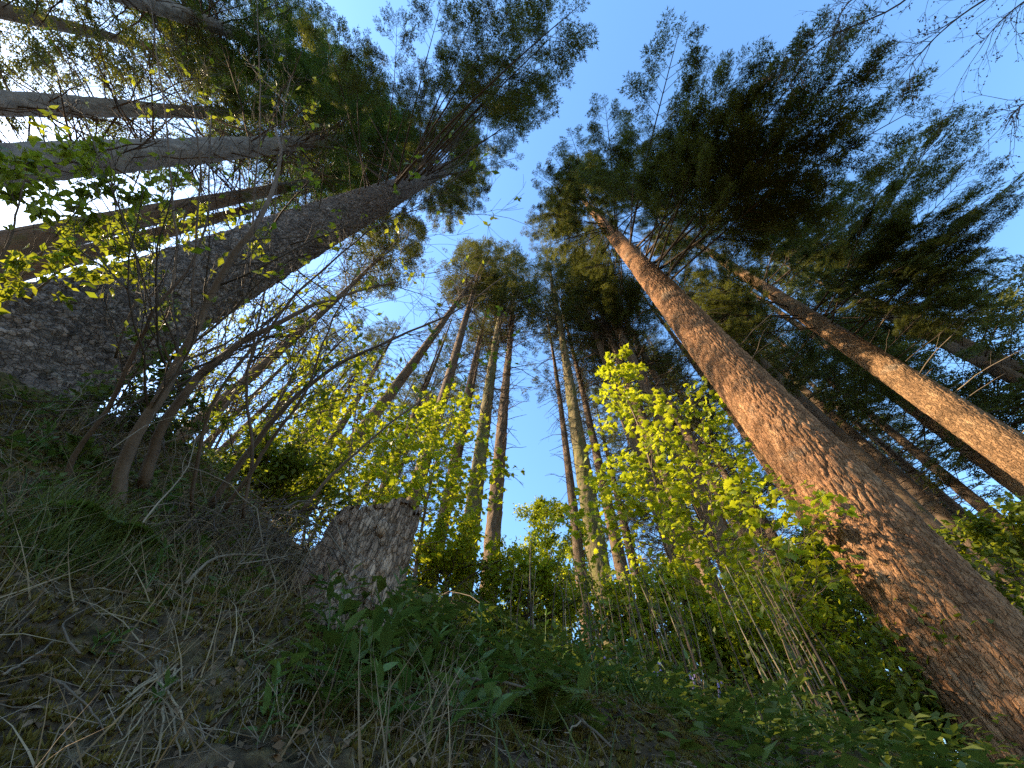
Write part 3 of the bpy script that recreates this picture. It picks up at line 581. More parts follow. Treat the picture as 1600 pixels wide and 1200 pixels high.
# ------------------------------------------------------------------ the broken stump on the bank
def make_stump():
    g = at_r(520, 985, 2.12); x, y = g[0], g[1]; z0 = gz(x, y) - .12
    root = empty("tree_stump", (x, y, z0)); tag(root, "broken grey-brown tree stump with furrowed bark standing on the bank", "stump")
    rs = np.random.RandomState(3); nth = 260; H = .86; zs = np.arange(-.6, H, .0075); th = np.arange(nth) * 2 * math.pi / nth
    Z, T_ = np.meshgrid(zs, th, indexing='ij'); R = .25
    # rim: high on the left back, a slanting break falling to the right
    cdir = math.atan2(-y, -x)                                     # towards the viewer
    rel = T_[0] - cdir
    rim = .66 + .085 * np.tanh(2.2 * np.sin(rel - .2)) + .02 * np.sin(rel * 5 + 1) + .15 * fbm(th * 3.2, th * 0, 5, 2)
    Zc = np.minimum(Z, rim[None])
    rad = R * (1.0 - .16 * Zc / H) + .05 * np.exp(-np.maximum(Zc + .05, -.25) / .2) * (1 + .5 * np.sin(T_ * 4 + .7)) 
    nc = 44; wob = .5 * fbm(T_ * 3, Z * 7, 3, 7); u = T_ / (2 * math.pi) * nc + wob * 1.2; v = Z / .15 + 1.3 * hash2(np.floor(u), u * 0, 5) + wob
    f1, f2, rid = worley_cyl(u, v, nc, 31); e = np.clip((f2 - f1) / .3, 0, 1)
    rad += .034 * (e ** .6 * (.5 + .5 * rid) - .5) + .006 * fbm(T_ * 40, Z * 60, 2, 9)
    lean = np.array([.03, .0])
    V = np.stack([lean[0] * Zc + rad * np.cos(T_), lean[1] * Zc + rad * np.sin(T_), Zc], -1)
    keep = Z <= rim[None] + .01
    mb = MB(); n = len(zs); i = np.arange(n - 1)[:, None] * nth; j = np.arange(nth)[None]; k = (j + 1) % nth
    q = np.stack([i + j, i + k, i + nth + k, i + nth + j], -1).reshape(-1, 4); kq = keep[:-1].ravel(); q = q[kq]
    mb.add(V.reshape(-1, 3), np.concatenate([q[:, [0, 1, 2]], q[:, [0, 2, 3]]]), 0, rid.ravel())
    mb.build("bark", M['bark_stump'], root, smooth=True)
    # splintered wood inside the rim
    w = MB(); rings = 9; vv = []
    for a in range(rings):
        f = 1 - a / rings; rr_ = (R * .93) * f
        zz = rim - .02 - .07 * (1 - f) + .05 * (hash2(np.floor(th * 14), np.full(nth, a), 8) - .5)
        vv.append(np.stack([lean[0] * zz + rr_ * np.cos(th), lean[1] * zz + rr_ * np.sin(th), zz], -1))
    vv = np.concatenate(vv); i = np.arange(rings - 1)[:, None] * nth; q = np.stack([i + j, i + k, i + nth + k, i + nth + j], -1).reshape(-1, 4)
    w.add(vv, np.concatenate([q[:, [0, 1, 2]], q[:, [0, 2, 3]]])); w.build("broken_top", M['stem_grey'], root)
    for q_ in range(4):                                           # loose plates of bark
        a = cdir + rs.uniform(-1.3, 1.3); z = rs.uniform(.1, .6); rr_ = R * (1 - .16 * z / H) + .02
        p = MB(); s_ = rs.uniform(.025, .05); hh = rs.uniform(.04, .09)
        er = np.array([math.cos(a), math.sin(a), 0]); et = np.array([-math.sin(a), math.cos(a), 0]); ez = np.array([0, 0, 1.0]); c = er * rr_ + np.array([lean[0] * z, lean[1] * z, z])
        out = [c + et * s_ * rs.uniform(.7, 1.1) * math.cos(t) + ez * hh * rs.uniform(.7, 1.1) * math.sin(t) + er * rs.uniform(0, .012) for t in np.linspace(0, 2 * math.pi, 8)[:-1]]
        back = [o_ - er * .022 for o_ in out]; m_ = 7
        F = [[m_ * 2, b, (b + 1) % m_] for b in range(m_)] + [[b, m_ + b, m_ + (b + 1) % m_] for b in range(m_)] + [[b, m_ + (b + 1) % m_, (b + 1) % m_] for b in range(m_)]
        p.add(out + back + [c + er * .012], F, 0, rs.uniform(.3, 1)); p.build("bark_plate", M['bark_stump'], root)
    return root
make_stump()

# ------------------------------------------------------------------ leaves and twigs
def leaf_mesh(kind, rs):
    if kind == 'maple':           # five pointed lobes, folded along the midrib, stalk end at the origin
        o = [(0, 0), (.10, .20), (-.06, .42), (.20, .36), (.30, .62), (.44, .42), (.62, .46), (.62, .24), (1.0, 0)]
        pts = o + [(x, -y) for x, y in o[-2:0:-1]]
        V = [(x, y, -.22 * abs(y) + -.18 * x * x) for x, y in pts]; V.append((.36, 0, .02)); c = len(V) - 1; n = len(pts)
        return np.array(V, float), np.array([[c, a, (a + 1) % n] for a in range(n)])
    wid = {'oval': .27, 'herb': .17, 'blade': .1}[kind]
    xs = [0, .22, .5, .78, 1.0]; ws = [.0, .8, 1, .62, 0]; V = []; F = []
    for x, w in zip(xs, ws): zz = -.22 * x * x; V += [(x, wid * w, zz + .18 * wid * w), (x, 0, zz), (x, -wid * w, zz + .18 * wid * w)]
    for a in range(4):
        b = a * 3; F += [[b, b + 1, b + 4], [b, b + 4, b + 3], [b + 1, b + 2, b + 5], [b + 1, b + 5, b + 4]]
    return np.array(V, float), np.array(F)
LV = {k: leaf_mesh(k, None) for k in ('maple', 'oval', 'herb', 'blade')}
LV['lo'] = (np.array([(0, 0, 0), (.45, .27, .03), (1, 0, -.2), (.45, -.27, .03), (.5, 0, -.04)], float), np.array([[0, 4, 1], [1, 4, 2], [2, 4, 3], [3, 4, 0]]))
def leaf_data(kind, m, name="leaf"):
    b = MB(); b.add(*LV[kind]); return b.mesh(name, m, smooth=False)
LEAF_OBJ = {'maple': leaf_data('maple', M['maple_single']), 'herb': leaf_data('herb', M['herb']), 'oval': leaf_data('oval', M['herb'])}
def mat4(m, p, o): return Matrix([[*m[0], p[0] - o[0]], [*m[1], p[1] - o[1]], [*m[2], p[2] - o[2]], [0, 0, 0, 1]])
def leaf_frames(rs, dirs, size, up=(0, 0, 1), droop=.35, wob=.35):
    D = np.asarray(dirs, float).reshape(-1, 3); n = len(D)
    D = D + np.array([0, 0, -droop]) + rs.normal(size=(n, 3)) * .25; u = np.asarray(up, float) + rs.normal(size=(n, 3)) * wob
    return frames(D, u) * (size * rs.uniform(.45, 1.25, n))[:, None, None]
def grow(rs, p, d, L, r, level, tubes, tips, up=.12, wander=.12, nb=(3, 6), ratio=.5, spread=.8, nseg=7, start=.2):
    """recursive bare twig; tubes get (path, radii), tips get (point, direction, level)"""
    pts = [np.asarray(p, float)]; d = nrm(np.asarray(d, float)); dirs = [d]
    for q in range(nseg):
        d = nrm(d + rs.normal(size=3) * wander + np.array([0, 0, up / nseg * 2])); pts.append(pts[-1] + d * L / nseg); dirs.append(d)
    tubes.append((np.array(pts), np.linspace(r, max(r * .3, .0011), nseg + 1), level)); tips.append((pts[-1], d, level))
    if level > 0:
        for q in range(rs.randint(*nb)):
            f = rs.uniform(start, .95); k = min(int(f * nseg), nseg - 1); s = nrm(cr(dirs[k], rs.normal(size=3)))
            tips.append((pts[k], nrm(dirs[k] + s), level - 1))
            grow(rs, pts[k], nrm(dirs[k] + s * spread), L * ratio * rs.uniform(.6, 1.2) * (1.15 - f * .5), max(r * .5, .0013), level - 1, tubes, tips, up, wander, nb, ratio, spread, max(4, nseg - 1), start)

def maple(label, base, path, radius, nbranch, blen, leaf_size, seed, n_single, group=None, spread_leaves=3, start=.2, top_taper=.5, zfall=0.0, name="maple_sapling"):
    rs = np.random.RandomState(seed); P = smooth_path(path, 16); o = P[0]
    root = empty(name, tuple(o)); tag(root, label, "tree", group)
    st = MB(); st.tube(P - o, np.linspace(radius, radius * .25, 16), 8, 0, .6); st.build("stem", M['stem_grey'], root, smooth=True)
    L = []; own = []
    def pair(p, d, n=2, sc=1.0):
        for q in range(n):
            s = nrm(cr(d, rs.normal(size=3))); ld = nrm(d * .5 + s); pet = p + ld * leaf_size * .6 * rs.uniform(.5, 1); L.append((pet, ld, sc)); own.append(len(BR))
    BR = []
    for q in range(nbranch):
        f = start + (1 - start) * (q + rs.rand()) / nbranch; k = min(f * 15, 14.9); i = int(k); p = P[i] + (P[i + 1] - P[i]) * (k - i)
        ax = nrm(P[i + 1] - P[i]); a = q * 2.4 + rs.uniform(-.5, .5); s = np.array([math.cos(a), math.sin(a), rs.uniform(-.1 - zfall, .35)]); l = blen * (1 - top_taper * f) * rs.uniform(.6, 1.15)
        tubes = []; tips = []; grow(rs, p, nrm(s + ax * .35), l, max(radius * .32 * (1 - .5 * f), .003), 1, tubes, tips, .1, .12, (3, 6), .5, .75, 6, .25)
        b = MB()
        for pts, rd, lv in tubes:
            b.tube(pts - o, rd, 4, 0, rs.rand(), cap=False)
            for z in range(2, len(pts)):
                if rs.rand() < np.linalg.norm(pts[z] - pts[z - 1]) / (leaf_size * .95): pair(pts[z], nrm(pts[z] - pts[z - 1]), 2 if rs.rand() < .6 else 1)
            pair(pts[-1], nrm(pts[-1] - pts[-2]), spread_leaves)
        BR.append(b.build("branch", M['stem_grey'], root, smooth=True))
    pair(P[-1], nrm(P[-1] - P[-2]), 4)
    pos = np.array([x[0] for x in L]); fr = leaf_frames(rs, [x[1] for x in L], leaf_size); order = np.argsort(np.linalg.norm(pos, axis=1))
    single = set(order[:n_single].tolist()); mass = [q for q in range(len(L)) if q not in single]
    for q in sorted(single):
        lf = link("leaf", LEAF_OBJ['maple'], BR[own[q]] if own[q] < len(BR) else root); lf.matrix_local = mat4(fr[q], pos[q], o)
    if mass:
        b = MB(); b.stamp(*LV['maple'], [fr[q] for q in mass], pos[mass] - o, 0, rs.rand(len(mass))); b.build("foliage", M['maple'], root, kind="stuff")
    return root
def foot(px, py, r):
    p = at_r(px, py, r); return np.array([p[0], p[1], gz(p[0], p[1])])
def up_path(px_list, r0, dr=0):
    """stem seen at these photo pixels, at one horizontal distance (varying a little)"""
    return [at_r(px, py, r0 + dr * q) for q, (px, py) in enumerate(px_list)]
f0 = foot(1068, 1010, 5.9)
maple("young maple with yellow-green sunlit leaves, right of centre before the dark trunks", None, [f0 - [0, 0, .1]] + up_path([(1062, 960), (1045, 860), (1030, 780), (1003, 680), (975, 610), (962, 565)], 5.9, .06), .036, 60, 2.3, .13, 7, 300, top_taper=.8, spread_leaves=2)
f0 = foot(640, 960, 5.6)
maple("young maple with yellow-green sunlit leaves, left of the paired centre trunks", None, [f0 - [0, 0, .1]] + up_path([(648, 900), (660, 820), (672, 760), (690, 690), (712, 645)], 5.6, .05), .035, 60, 2.1, .108, 8, 300, top_taper=.6, spread_leaves=2)
f0 = foot(560, 960, 5.2)
maple("young maple with half-shaded leaves behind the stump top", None, [f0 - [0, 0, .1]] + up_path([(560, 860), (545, 760), (550, 690), (560, 610)], 5.2, .05), .03, 30, 2.0, .10, 9, 200, top_taper=.4, spread_leaves=2)
f0 = foot(1150, 1030, 6.6)
maple("airy yellow-green maple sapling right behind the thick dark shaggy trunk's foot", None, [f0 - [0, 0, .1]] + up_path([(1140, 940), (1120, 840), (1105, 740), (1098, 650)], 6.6, .05), .032, 46, 2.3, .11, 27, 150, top_taper=.5, spread_leaves=2)
f0 = foot(480, 880, 6.4)
maple("airy backlit maple sapling left of the stump's broken top", None, [f0 - [0, 0, .1]] + up_path([(480, 800), (490, 700), (510, 620), (535, 560)], 6.4, .05), .03, 34, 2.0, .10, 28, 120, top_taper=.5, spread_leaves=2)
f0 = foot(1200, 1090, 5.0)
maple("low spreading maple with green leaves left of the massive red-brown trunk", None, [f0 - [0, 0, .1]] + up_path([(1190, 1040), (1185, 980), (1190, 900), (1200, 850)], 5.0, .05), .022, 24, 1.7, .095, 10, 250, top_taper=.4, spread_leaves=2)

def bright_tree(label, px, py, r, top, R, n, seed, leaf, name="beech_tree", m='maple', start=.15, kind='lo', lv=2):
    rs = np.random.RandomState(seed); b0 = foot(px, py, r); tp = at_r(top[0], top[1], r); o = b0
    root = empty(name, tuple(o)); tag(root, label, "tree")
    P = smooth_path([b0, b0 * .5 + tp * .5 + rs.normal(size=3) * .15 * [1, 1, 0], tp], 12); tk = MB(); tk.tube(P - o, np.linspace(.014 * np.linalg.norm(tp - b0) + .02, .01, 12), 7, 0, .5); tk.build("trunk", M['bark_far'], root, smooth=True)
    bm = MB(); pos = []; dirs = []
    for q in range(n):
        f = start + (1 - start) * (q + rs.rand()) / n; i = min(int(f * 11), 10); p = P[i] + (P[i + 1] - P[i]) * (f * 11 - i); a = q * 2.4
        l = R * math.sin(math.pi * min(1, .2 + .8 * f)) ** .6 * rs.uniform(.6, 1.1) + .2; tubes = []; tips = []
        grow(rs, p, [math.cos(a), math.sin(a), .45], l, .012 + .006 * l, lv, tubes, tips, .15, .12, (4, 7), .45, .7, 6, .2)
        for pts, rd, lv_ in tubes:
            bm.tube(pts - o, rd, 3, 0, rs.rand(), cap=False)
            for z in range(1, len(pts)):
                for w in range(3): pos.append(pts[z] + rs.normal(size=3) * leaf * .7); dirs.append(rs.normal(size=3))
    bm.build("limbs", M['twig'], root, kind="stuff")
    c = MB(); c.stamp(*LV[kind], leaf_frames(rs, dirs, leaf), np.array(pos) - o, 0, rs.rand(len(pos))); c.build("crown", M[m], root, kind="stuff")
    return root
bright_tree("bright yellow-green broadleaf tree glowing in sun beyond the centre trunks", 850, 965, 15, (850, 790), 2.0, 34, 12, .15)
bright_tree("small yellow-green broadleaf tree behind the lone mossy centre trunk", 905, 980, 12, (915, 830), 1.1, 18, 13, .12)
bright_tree("distant green broadleaf tree at the right edge low behind the massive trunk", 1570, 1000, 11, (1560, 830), 2.2, 26, 14, .14, m='shrub')
bright_tree("green broadleaf sapling low between the maple and the massive red-brown trunk", 1270, 1060, 8, (1262, 880), 1.5, 26, 15, .10, m='shrub')
bright_tree("dark green broadleaf bush at the foot of the slope in front of the far trunks", 1380, 1120, 8, (1370, 1010), 1.5, 20, 16, .09, m='shrub', name="broadleaf_bush")
bright_tree("leafy bush closing the gap at the foot of the massive trunk, bottom right", 1480, 1215, 6.0, (1460, 1110), 1.2, 22, 22, .09, m='shrub', name="broadleaf_bush")
bright_tree("green bush below the blue sky gap, behind the bank's crest", 700, 975, 6.2, (690, 880), 1.0, 22, 17, .075, m='maple', name="broadleaf_bush")
bright_tree("leafy green bush on the crest left of the lone mossy trunk", 820, 985, 5.6, (830, 905), .9, 22, 18, .07, m='maple', name="broadleaf_bush")
bright_tree("leafy green bush on the crest at the foot of the right yellow-green maple", 1010, 1040, 5.6, (1015, 945), .9, 22, 19, .07, m='maple', name="broadleaf_bush")
bright_tree("leafy bush on the slope under the low spreading maple", 1150, 1100, 5.0, (1140, 1015), .9, 22, 20, .07, m='maple', name="broadleaf_bush")
bright_tree("dense bush backlit between the arching stems and the stump", 390, 850, 5.0, (400, 740), 1.1, 24, 21, .08, m='shrub', name="broadleaf_bush")

# ------------------------------------------------------------------ arching shrubs on the left, mostly bare
def shrub(label, stems, seed, leaves=0, leaf=.05, leaf_m='shrub', name="arching_shrub", twigs=7, tl=.8, lv=2, mat_='stem_grey', tmat='twig', up=.25, leaf_zone=None, cat="shrub"):
    """stems: list of (pixel path with depth, base radius)"""
    rs = np.random.RandomState(seed); first = np.array([at(*q) for q in stems[0][0]]); o = first[0]
    root = empty(name, tuple(o)); tag(root, label, cat); pos = []; dirs = []; tw = MB()
    for path, r in stems:
        P = smooth_path([at(*q) for q in path], 26); P[1:-1] += np.cumsum(rs.normal(size=(24, 3)) * .004, axis=0)
        b = MB(); b.tube(P - o, np.linspace(r, max(r * .22, .0025), 26), 8, 0, rs.rand()); b.build("stem", M[mat_], root, smooth=True)
        for q in range(twigs):
            f = rs.uniform(.25, 1); i = min(int(f * 25), 24); d = nrm(P[i + 1] - P[i]); s = nrm(cr(d, rs.normal(size=3))); tubes = []; tips = []
            grow(rs, P[i], nrm(d * .8 + s * .8 + np.array([0, 0, .3])), tl * rs.uniform(.5, 1.3), max(.0022, r * .3 * (1.1 - f)), lv, tubes, tips, up, .13, (2, 5), .55, .75, 7, .2)
            for pts, rd, l_ in tubes:
                tw.tube(pts - o, rd, 4 if l_ == lv else 3, 0, rs.rand(), cap=False)
                for z in range(2, len(pts)):
                    if rs.rand() < leaves:
                        for w in range(2): pos.append(pts[z]); dirs.append(nrm(pts[z] - pts[z - 1] + rs.normal(size=3) * .9))
    if tw.n: tw.build("twigs", M[tmat], root, kind="stuff")
    if pos:
        pos = np.array(pos); fr = leaf_frames(rs, dirs, leaf, droop=.1, wob=.6)
        c = MB(); c.stamp(*LV['lo'], fr, pos - o, 0, rs.rand(len(pos))); c.build("foliage", M[leaf_m], root, kind="stuff")
    return root
shrub("thick grey-brown arching elder stems before the base of the huge flaky trunk", [
    ([(175, 815, 1.75), (190, 720, 1.75), (245, 610, 1.8), (290, 520, 1.85), (345, 405, 1.9), (385, 350, 1.95), (410, 290, 2.1), (430, 200, 2.3)], .030),
    ([(222, 760, 1.85), (245, 690, 1.85), (300, 600, 1.9), (360, 545, 2.0), (440, 500, 2.1), (520, 465, 2.3), (620, 440, 2.6)], .026)], 101, leaves=.04, twigs=18, tl=.9)
shrub("dark curving stem left of the thick elder stems", [([(95, 780, 1.7), (110, 720, 1.7), (170, 640, 1.75), (215, 540, 1.8), (240, 480, 1.8), (300, 400, 1.9), (325, 310, 2.0), (330, 180, 2.2)], .013)], 102, leaves=.05, twigs=9)
shrub("long grey stem arching up from behind the bramble tangle towards the centre sky", [
    ([(330, 790, 2.1), (380, 720, 2.15), (440, 640, 2.2), (500, 590, 2.3), (560, 552, 2.4), (640, 520, 2.6), (720, 485, 2.8), (790, 430, 3.0)], .018)], 103, leaves=.05, twigs=10)
shrub("slender dark stems fanning up left of the stump", [
    ([(350, 800, 1.9), (420, 690, 1.95), (470, 620, 2.0), (520, 500, 2.1), (575, 400, 2.3)], .010),
    ([(380, 810, 1.9), (400, 700, 1.95), (395, 600, 2.0), (420, 480, 2.1), (440, 330, 2.3), (455, 120, 2.6)], .009),
    ([(300, 800, 1.9), (330, 650, 1.9), (420, 520, 2.0), (500, 430, 2.1), (600, 350, 2.3), (700, 320, 2.6)], .009)], 104, leaves=.05, twigs=13)
shrub("grey whippy stem rising right of the stump's top across the left maple", [([(470, 800, 2.3), (520, 740, 2.4), (560, 700, 2.5), (600, 660, 2.6), (660, 620, 2.8), (700, 580, 3.0), (745, 540, 3.2)], .011)], 105, leaves=.12, twigs=9, leaf=.06)
shrub("backlit leafy shrub at the left edge under the thick level trunk", [
    ([(-60, 620, 2.4), (-30, 500, 2.4), (10, 400, 2.5), (40, 320, 2.6), (60, 240, 2.7)], .012),
    ([(-40, 600, 2.6), (20, 470, 2.6), (70, 400, 2.7), (120, 340, 2.8), (190, 290, 2.9)], .011),
    ([(-40, 560, 3.0), (60, 450, 3.0), (140, 390, 3.1), (200, 350, 3.2), (280, 330, 3.3)], .011)], 106, leaves=.55, leaf=.07, twigs=12, tl=.6)
shrub("bare twiggy bush of fine upright twigs rising over the far left trunks", [
    ([(260, 500, 2.6), (280, 380, 2.7), (265, 250, 2.8), (250, 100, 3.0), (235, -20, 3.3)], .009),
    ([(300, 480, 2.6), (310, 330, 2.7), (308, 220, 2.8), (300, 160, 2.9), (260, 60, 3.1)], .008),
    ([(380, 450, 2.6), (400, 280, 2.8), (405, 150, 2.9), (400, -10, 3.2)], .008),
    ([(180, 560, 2.5), (220, 420, 2.6), (160, 250, 2.8), (120, 120, 3.0), (90, 0, 3.2)], .008)], 107, leaves=.03, twigs=14, tl=.8)
shrub("leafy shaded sprigs crowding the lower right edge of the huge flaky trunk's base", [([(185, 730, 2.5), (205, 680, 2.5), (235, 630, 2.55), (275, 580, 2.6)], .006), ([(215, 740, 2.5), (240, 690, 2.5), (270, 640, 2.6), (310, 600, 2.65)], .006), ([(150, 720, 2.5), (170, 680, 2.5), (195, 640, 2.55)], .006)], 109, leaves=.75, leaf=.055, leaf_m='herb_mass', twigs=14, tl=.28, lv=1)
shrub("low leafy sprig climbing over the bank between trunk base and grass", [([(20, 720, 2.3), (40, 690, 2.2), (90, 640, 2.2), (140, 620, 2.2)], .006), ([(180, 640, 2.4), (230, 560, 2.4), (260, 500, 2.4)], .006)], 108, leaves=.5, leaf=.05, leaf_m='herb_mass', twigs=8, tl=.3, lv=1)
for q, (px, py, r_, tx, ty, lb) in enumerate([
    (235, 690, 6.5, 330, 470, "slim bare sapling whip rising beside the huge flaky trunk's lower edge"), (285, 720, 5.5, 420, 470, "slim bare sapling arching right of the thick elder stems"),
    (330, 745, 7.0, 430, 500, "slim twiggy sapling behind the elder stems, left of the bramble tangle"), (365, 780, 6.0, 500, 500, "twiggy sapling behind the bramble tangle's left end"),
    (410, 800, 7.5, 520, 560, "twiggy sapling behind the bramble tangle's middle"), (455, 820, 6.5, 560, 540, "twiggy sapling just left of the stump's broken top"),
    (300, 720, 8.5, 390, 430, "far twiggy sapling high behind the elder stems"), (350, 750, 9.0, 455, 440, "far twiggy sapling against the bright sky left of centre"),
    (500, 830, 8.0, 590, 560, "twiggy sapling behind the stump's broken top")]):
    r0 = np.random.RandomState(1200 + q); b0 = foot(px, py, r_); tp = at_r(tx, ty, r_ * .96); o = b0; root = empty("bare_sapling", tuple(o)); tag(root, lb, "tree")
    P = smooth_path([b0 - [0, 0, .1], b0 * .55 + tp * .45 + r0.normal(size=3) * .12, tp], 14); st = MB(); st.tube(P - o, np.linspace(.04, .008, 14), 7, 0, r0.rand()); st.build("stem", M['stem_grey'], root, smooth=True)
    tw = MB(); ps = []; ds = []
    for z in range(26):
        f = r0.uniform(.15, 1); k_ = min(int(f * 13), 12); d = nrm(P[k_ + 1] - P[k_]); tubes = []; tips = []
        grow(r0, P[k_], nrm(d + nrm(cr(d, r0.normal(size=3))) * .9), r0.uniform(.7, 1.9) * (1.2 - .5 * f), .012, 2, tubes, tips, .3, .13, (3, 6), .5, .7, 7, .2)
        for pts, rd, l_ in tubes:
            tw.tube(pts - o, np.maximum(rd, .0032), 3, 0, r0.rand(), cap=False)
            for w in range(2, len(pts)):
                if r0.rand() < .22: ps.append(pts[w]); ds.append(r0.normal(size=3))
    tw.build("twigs", M['twig'], root, kind="stuff"); c = MB(); c.stamp(*LV['lo'], leaf_frames(r0, ds, .085, wob=.6), np.array(ps) - o, 0, r0.rand(len(ps))); c.build("foliage", M['shrub'], root, kind="stuff")
# bare broadleaf boughs hanging in from a tree behind the viewer
def bare_tree():
    rs = np.random.RandomState(77); x, y = 7.5, -3.6; z0 = gz(x, y); o = np.array([x, y, z0])
    root = empty("birch_tree", (x, y, z0)); tag(root, "bare birch boughs with tiny buds hanging into the top right corner", "tree")
    top = np.array([x + .3, y - .2, 13.0]); t = MB(); t.tube(smooth_path([o - [0, 0, .3], o * .5 + top * .5 + [.2, 0, 0], top], 14) - o, np.linspace(.13, .03, 14), 10, 0, .5); t.build("trunk", M['bark_far'], root, smooth=True)
    buds = []
    for path in ([(1480, -60, 5.4), (1400, 10, 5.3), (1290, 60, 5.3), (1230, 110, 5.4)], [(1620, -40, 5.0), (1530, 5, 5.0), (1460, 60, 5.0), (1400, 130, 5.1)], [(1700, -60, 4.8), (1590, 10, 4.8), (1530, 70, 4.8)], [(1720, 120, 4.6), (1630, 150, 4.6), (1590, 170, 4.6), (1565, 210, 4.6)], [(1420, -60, 5.6), (1330, 0, 5.6), (1300, 50, 5.6)]):
        P = smooth_path([at(*q) for q in path], 14); root_pt = np.array([x + .15, y - .1, P[0][2] - 1.2]); b = MB()
        full = np.vstack([smooth_path([root_pt, root_pt * .4 + P[0] * .6 + [0, 0, .2], P[0]], 6)[:-1], P]); b.tube(full - o, np.linspace(.022, .003, len(full)), 5, 0, .3)
        for q in range(17):
            i = rs.randint(0, 13); d = nrm(P[min(i + 1, 13)] - P[max(i - 1, 0)]); s = nrm(cr(d, rs.normal(size=3))); tubes = []; tips = []
            grow(rs, P[i], nrm(d + s * .6), rs.uniform(.4, 1.0), .0045, 2, tubes, tips, -.1, .14, (2, 5), .5, .7, 6, .2)
            for pts, rd, l_ in tubes:
                b.tube(pts - o, rd, 3, 0, rs.rand(), cap=False)
                for z in range(2, len(pts)):
                    if rs.rand() < .3: buds.append(pts[z])
        b.build("bough", M['twig'], root)
    oc = np.array([[1, 0, 0], [-1, 0, 0], [0, .6, 0], [0, -.6, 0], [0, 0, .6], [0, 0, -.6]], float); of = np.array([[0, 2, 4], [2, 1, 4], [1, 3, 4], [3, 0, 4], [2, 0, 5], [1, 2, 5], [3, 1, 5], [0, 3, 5]])
    c = MB(); c.stamp(oc, of, leaf_frames(rs, rs.normal(size=(len(buds), 3)), .014), np.array(buds) - o, 0, rs.rand(len(buds))); c.build("buds", M['twig'], root, kind="stuff")
bare_tree()

# ------------------------------------------------------------------ the bank: moss, grass, dry stalks, herbs, ferns
rs = np.random.RandomState(900)
def scatter(n, rmin, rmax, az0, az1, power=.6):
    a = np.radians(rs.uniform(az0, az1, n)); r = rmin + (rmax - rmin) * rs.rand(n) ** power
    x = r * np.sin(a); y = r * np.cos(a); return x, y
def frames_on_ground(x, y, size, tilt=.5, jitter=.35):
    n = gnormal(x, y); v = n * .6 + np.array([0, 0, .4]) + rs.normal(size=n.shape) * jitter
    return frames(v, rs.normal(size=n.shape)) * size[:, None, None]
# moss: tiny tufts (x axis along growth)
mt_v = []; mt_f = []
for q in range(6):
    a = q * 1.05; d = np.array([.8, .55 * math.cos(a), .55 * math.sin(a)]); w = np.array([0, -math.sin(a), math.cos(a)]) * .16; k_ = len(mt_v); mt_v += [-w, w, d]; mt_f.append([k_, k_ + 1, k_ + 2])
mt_v = np.array(mt_v); mt_f = np.array(mt_f)
x, y = scatter(42000, .9, 3.4, -85, 30, .8); keep = fbm(x * 2.1, y * 2.1, 4, 21) + .09 > rs.uniform(-.12, .12, len(x)); x, y = x[keep], y[keep]
mo = MB(); mo.stamp(mt_v, mt_f, frames_on_ground(x, y, rs.uniform(.009, .03, len(x))), np.stack([x, y, hz(x, y) - .003], 1), 0, np.clip(.5 + fbm(x * 3, y * 3, 3, 5) + rs.normal(size=len(x)) * .15, 0, 1))
o = mo.build("moss", M['moss'], kind="stuff"); o["label"] = "olive brown moss carpeting the bank"; o["category"] = "moss"
# grass blades
def blade(curve, wd=.022):
    V = []; F = []
    for q in range(4):
        t = q / 3; w = wd * (1 - t * .95); V += [(t * (1 - .25 * curve * t), w, curve * t * t * .6), (t * (1 - .25 * curve * t), -w, curve * t * t * .6)]
        if q: b = q * 2 - 2; F += [[b, b + 1, b + 3], [b, b + 3, b + 2]]
    return np.array(V), np.array(F)
BL = [blade(c) for c in (.3, .7, 1.0)]; BT = [blade(c, .008) for c in (.3, .7, 1.0)]
def grass(label, x, y, lo, hi, m, name="grass", jitter=.45, bl=BL):
    g = MB(); c = rs.randint(0, 3, len(x)); fr = frames_on_ground(x, y, rs.uniform(lo, hi, len(x)), jitter=jitter); z = hz(x, y) - .01
    for q in range(3):
        k = c == q; g.stamp(*bl[q], fr[k], np.stack([x[k], y[k], z[k]], 1), 0, rs.rand(k.sum()))
    o = g.build(name, M[m], kind="stuff"); o["label"] = label; o["category"] = "grass"
x, y = scatter(12000, 1.15, 6.5, -30, 60, .8); keep = fbm(x * 1.7, y * 1.7, 3, 31) - .02 > rs.uniform(-.1, .1, len(x)); x, y = x[keep], y[keep]
grass("green grass growing among herbs along the foot of the bank", x, y, .06, .22, 'grass')
hx = [ground_hit(px, py) for px, py in [(20, 860), (60, 880), (110, 870), (150, 900), (30, 910), (90, 910)]]; hx = np.array([h for h in hx if h is not None])
idx = rs.randint(0, len(hx), 1100); x = hx[idx, 0] + rs.normal(size=1100) * .07; y = hx[idx, 1] + rs.normal(size=1100) * .07
grass("dark green grass tussock on the bank below the huge flaky trunk", x, y, .08, .24, 'grass', "grass_tussock")
x, y = scatter(7500, 1.0, 3.4, -85, -4, .9); keep = fbm(x * 2.3, y * 2.3, 3, 41) > -.03; x, y = x[keep], y[keep]
grass("straw-coloured dead grass matted on the bank", x, y, .10, .30, 'straw', "dead_grass", .8, BT)
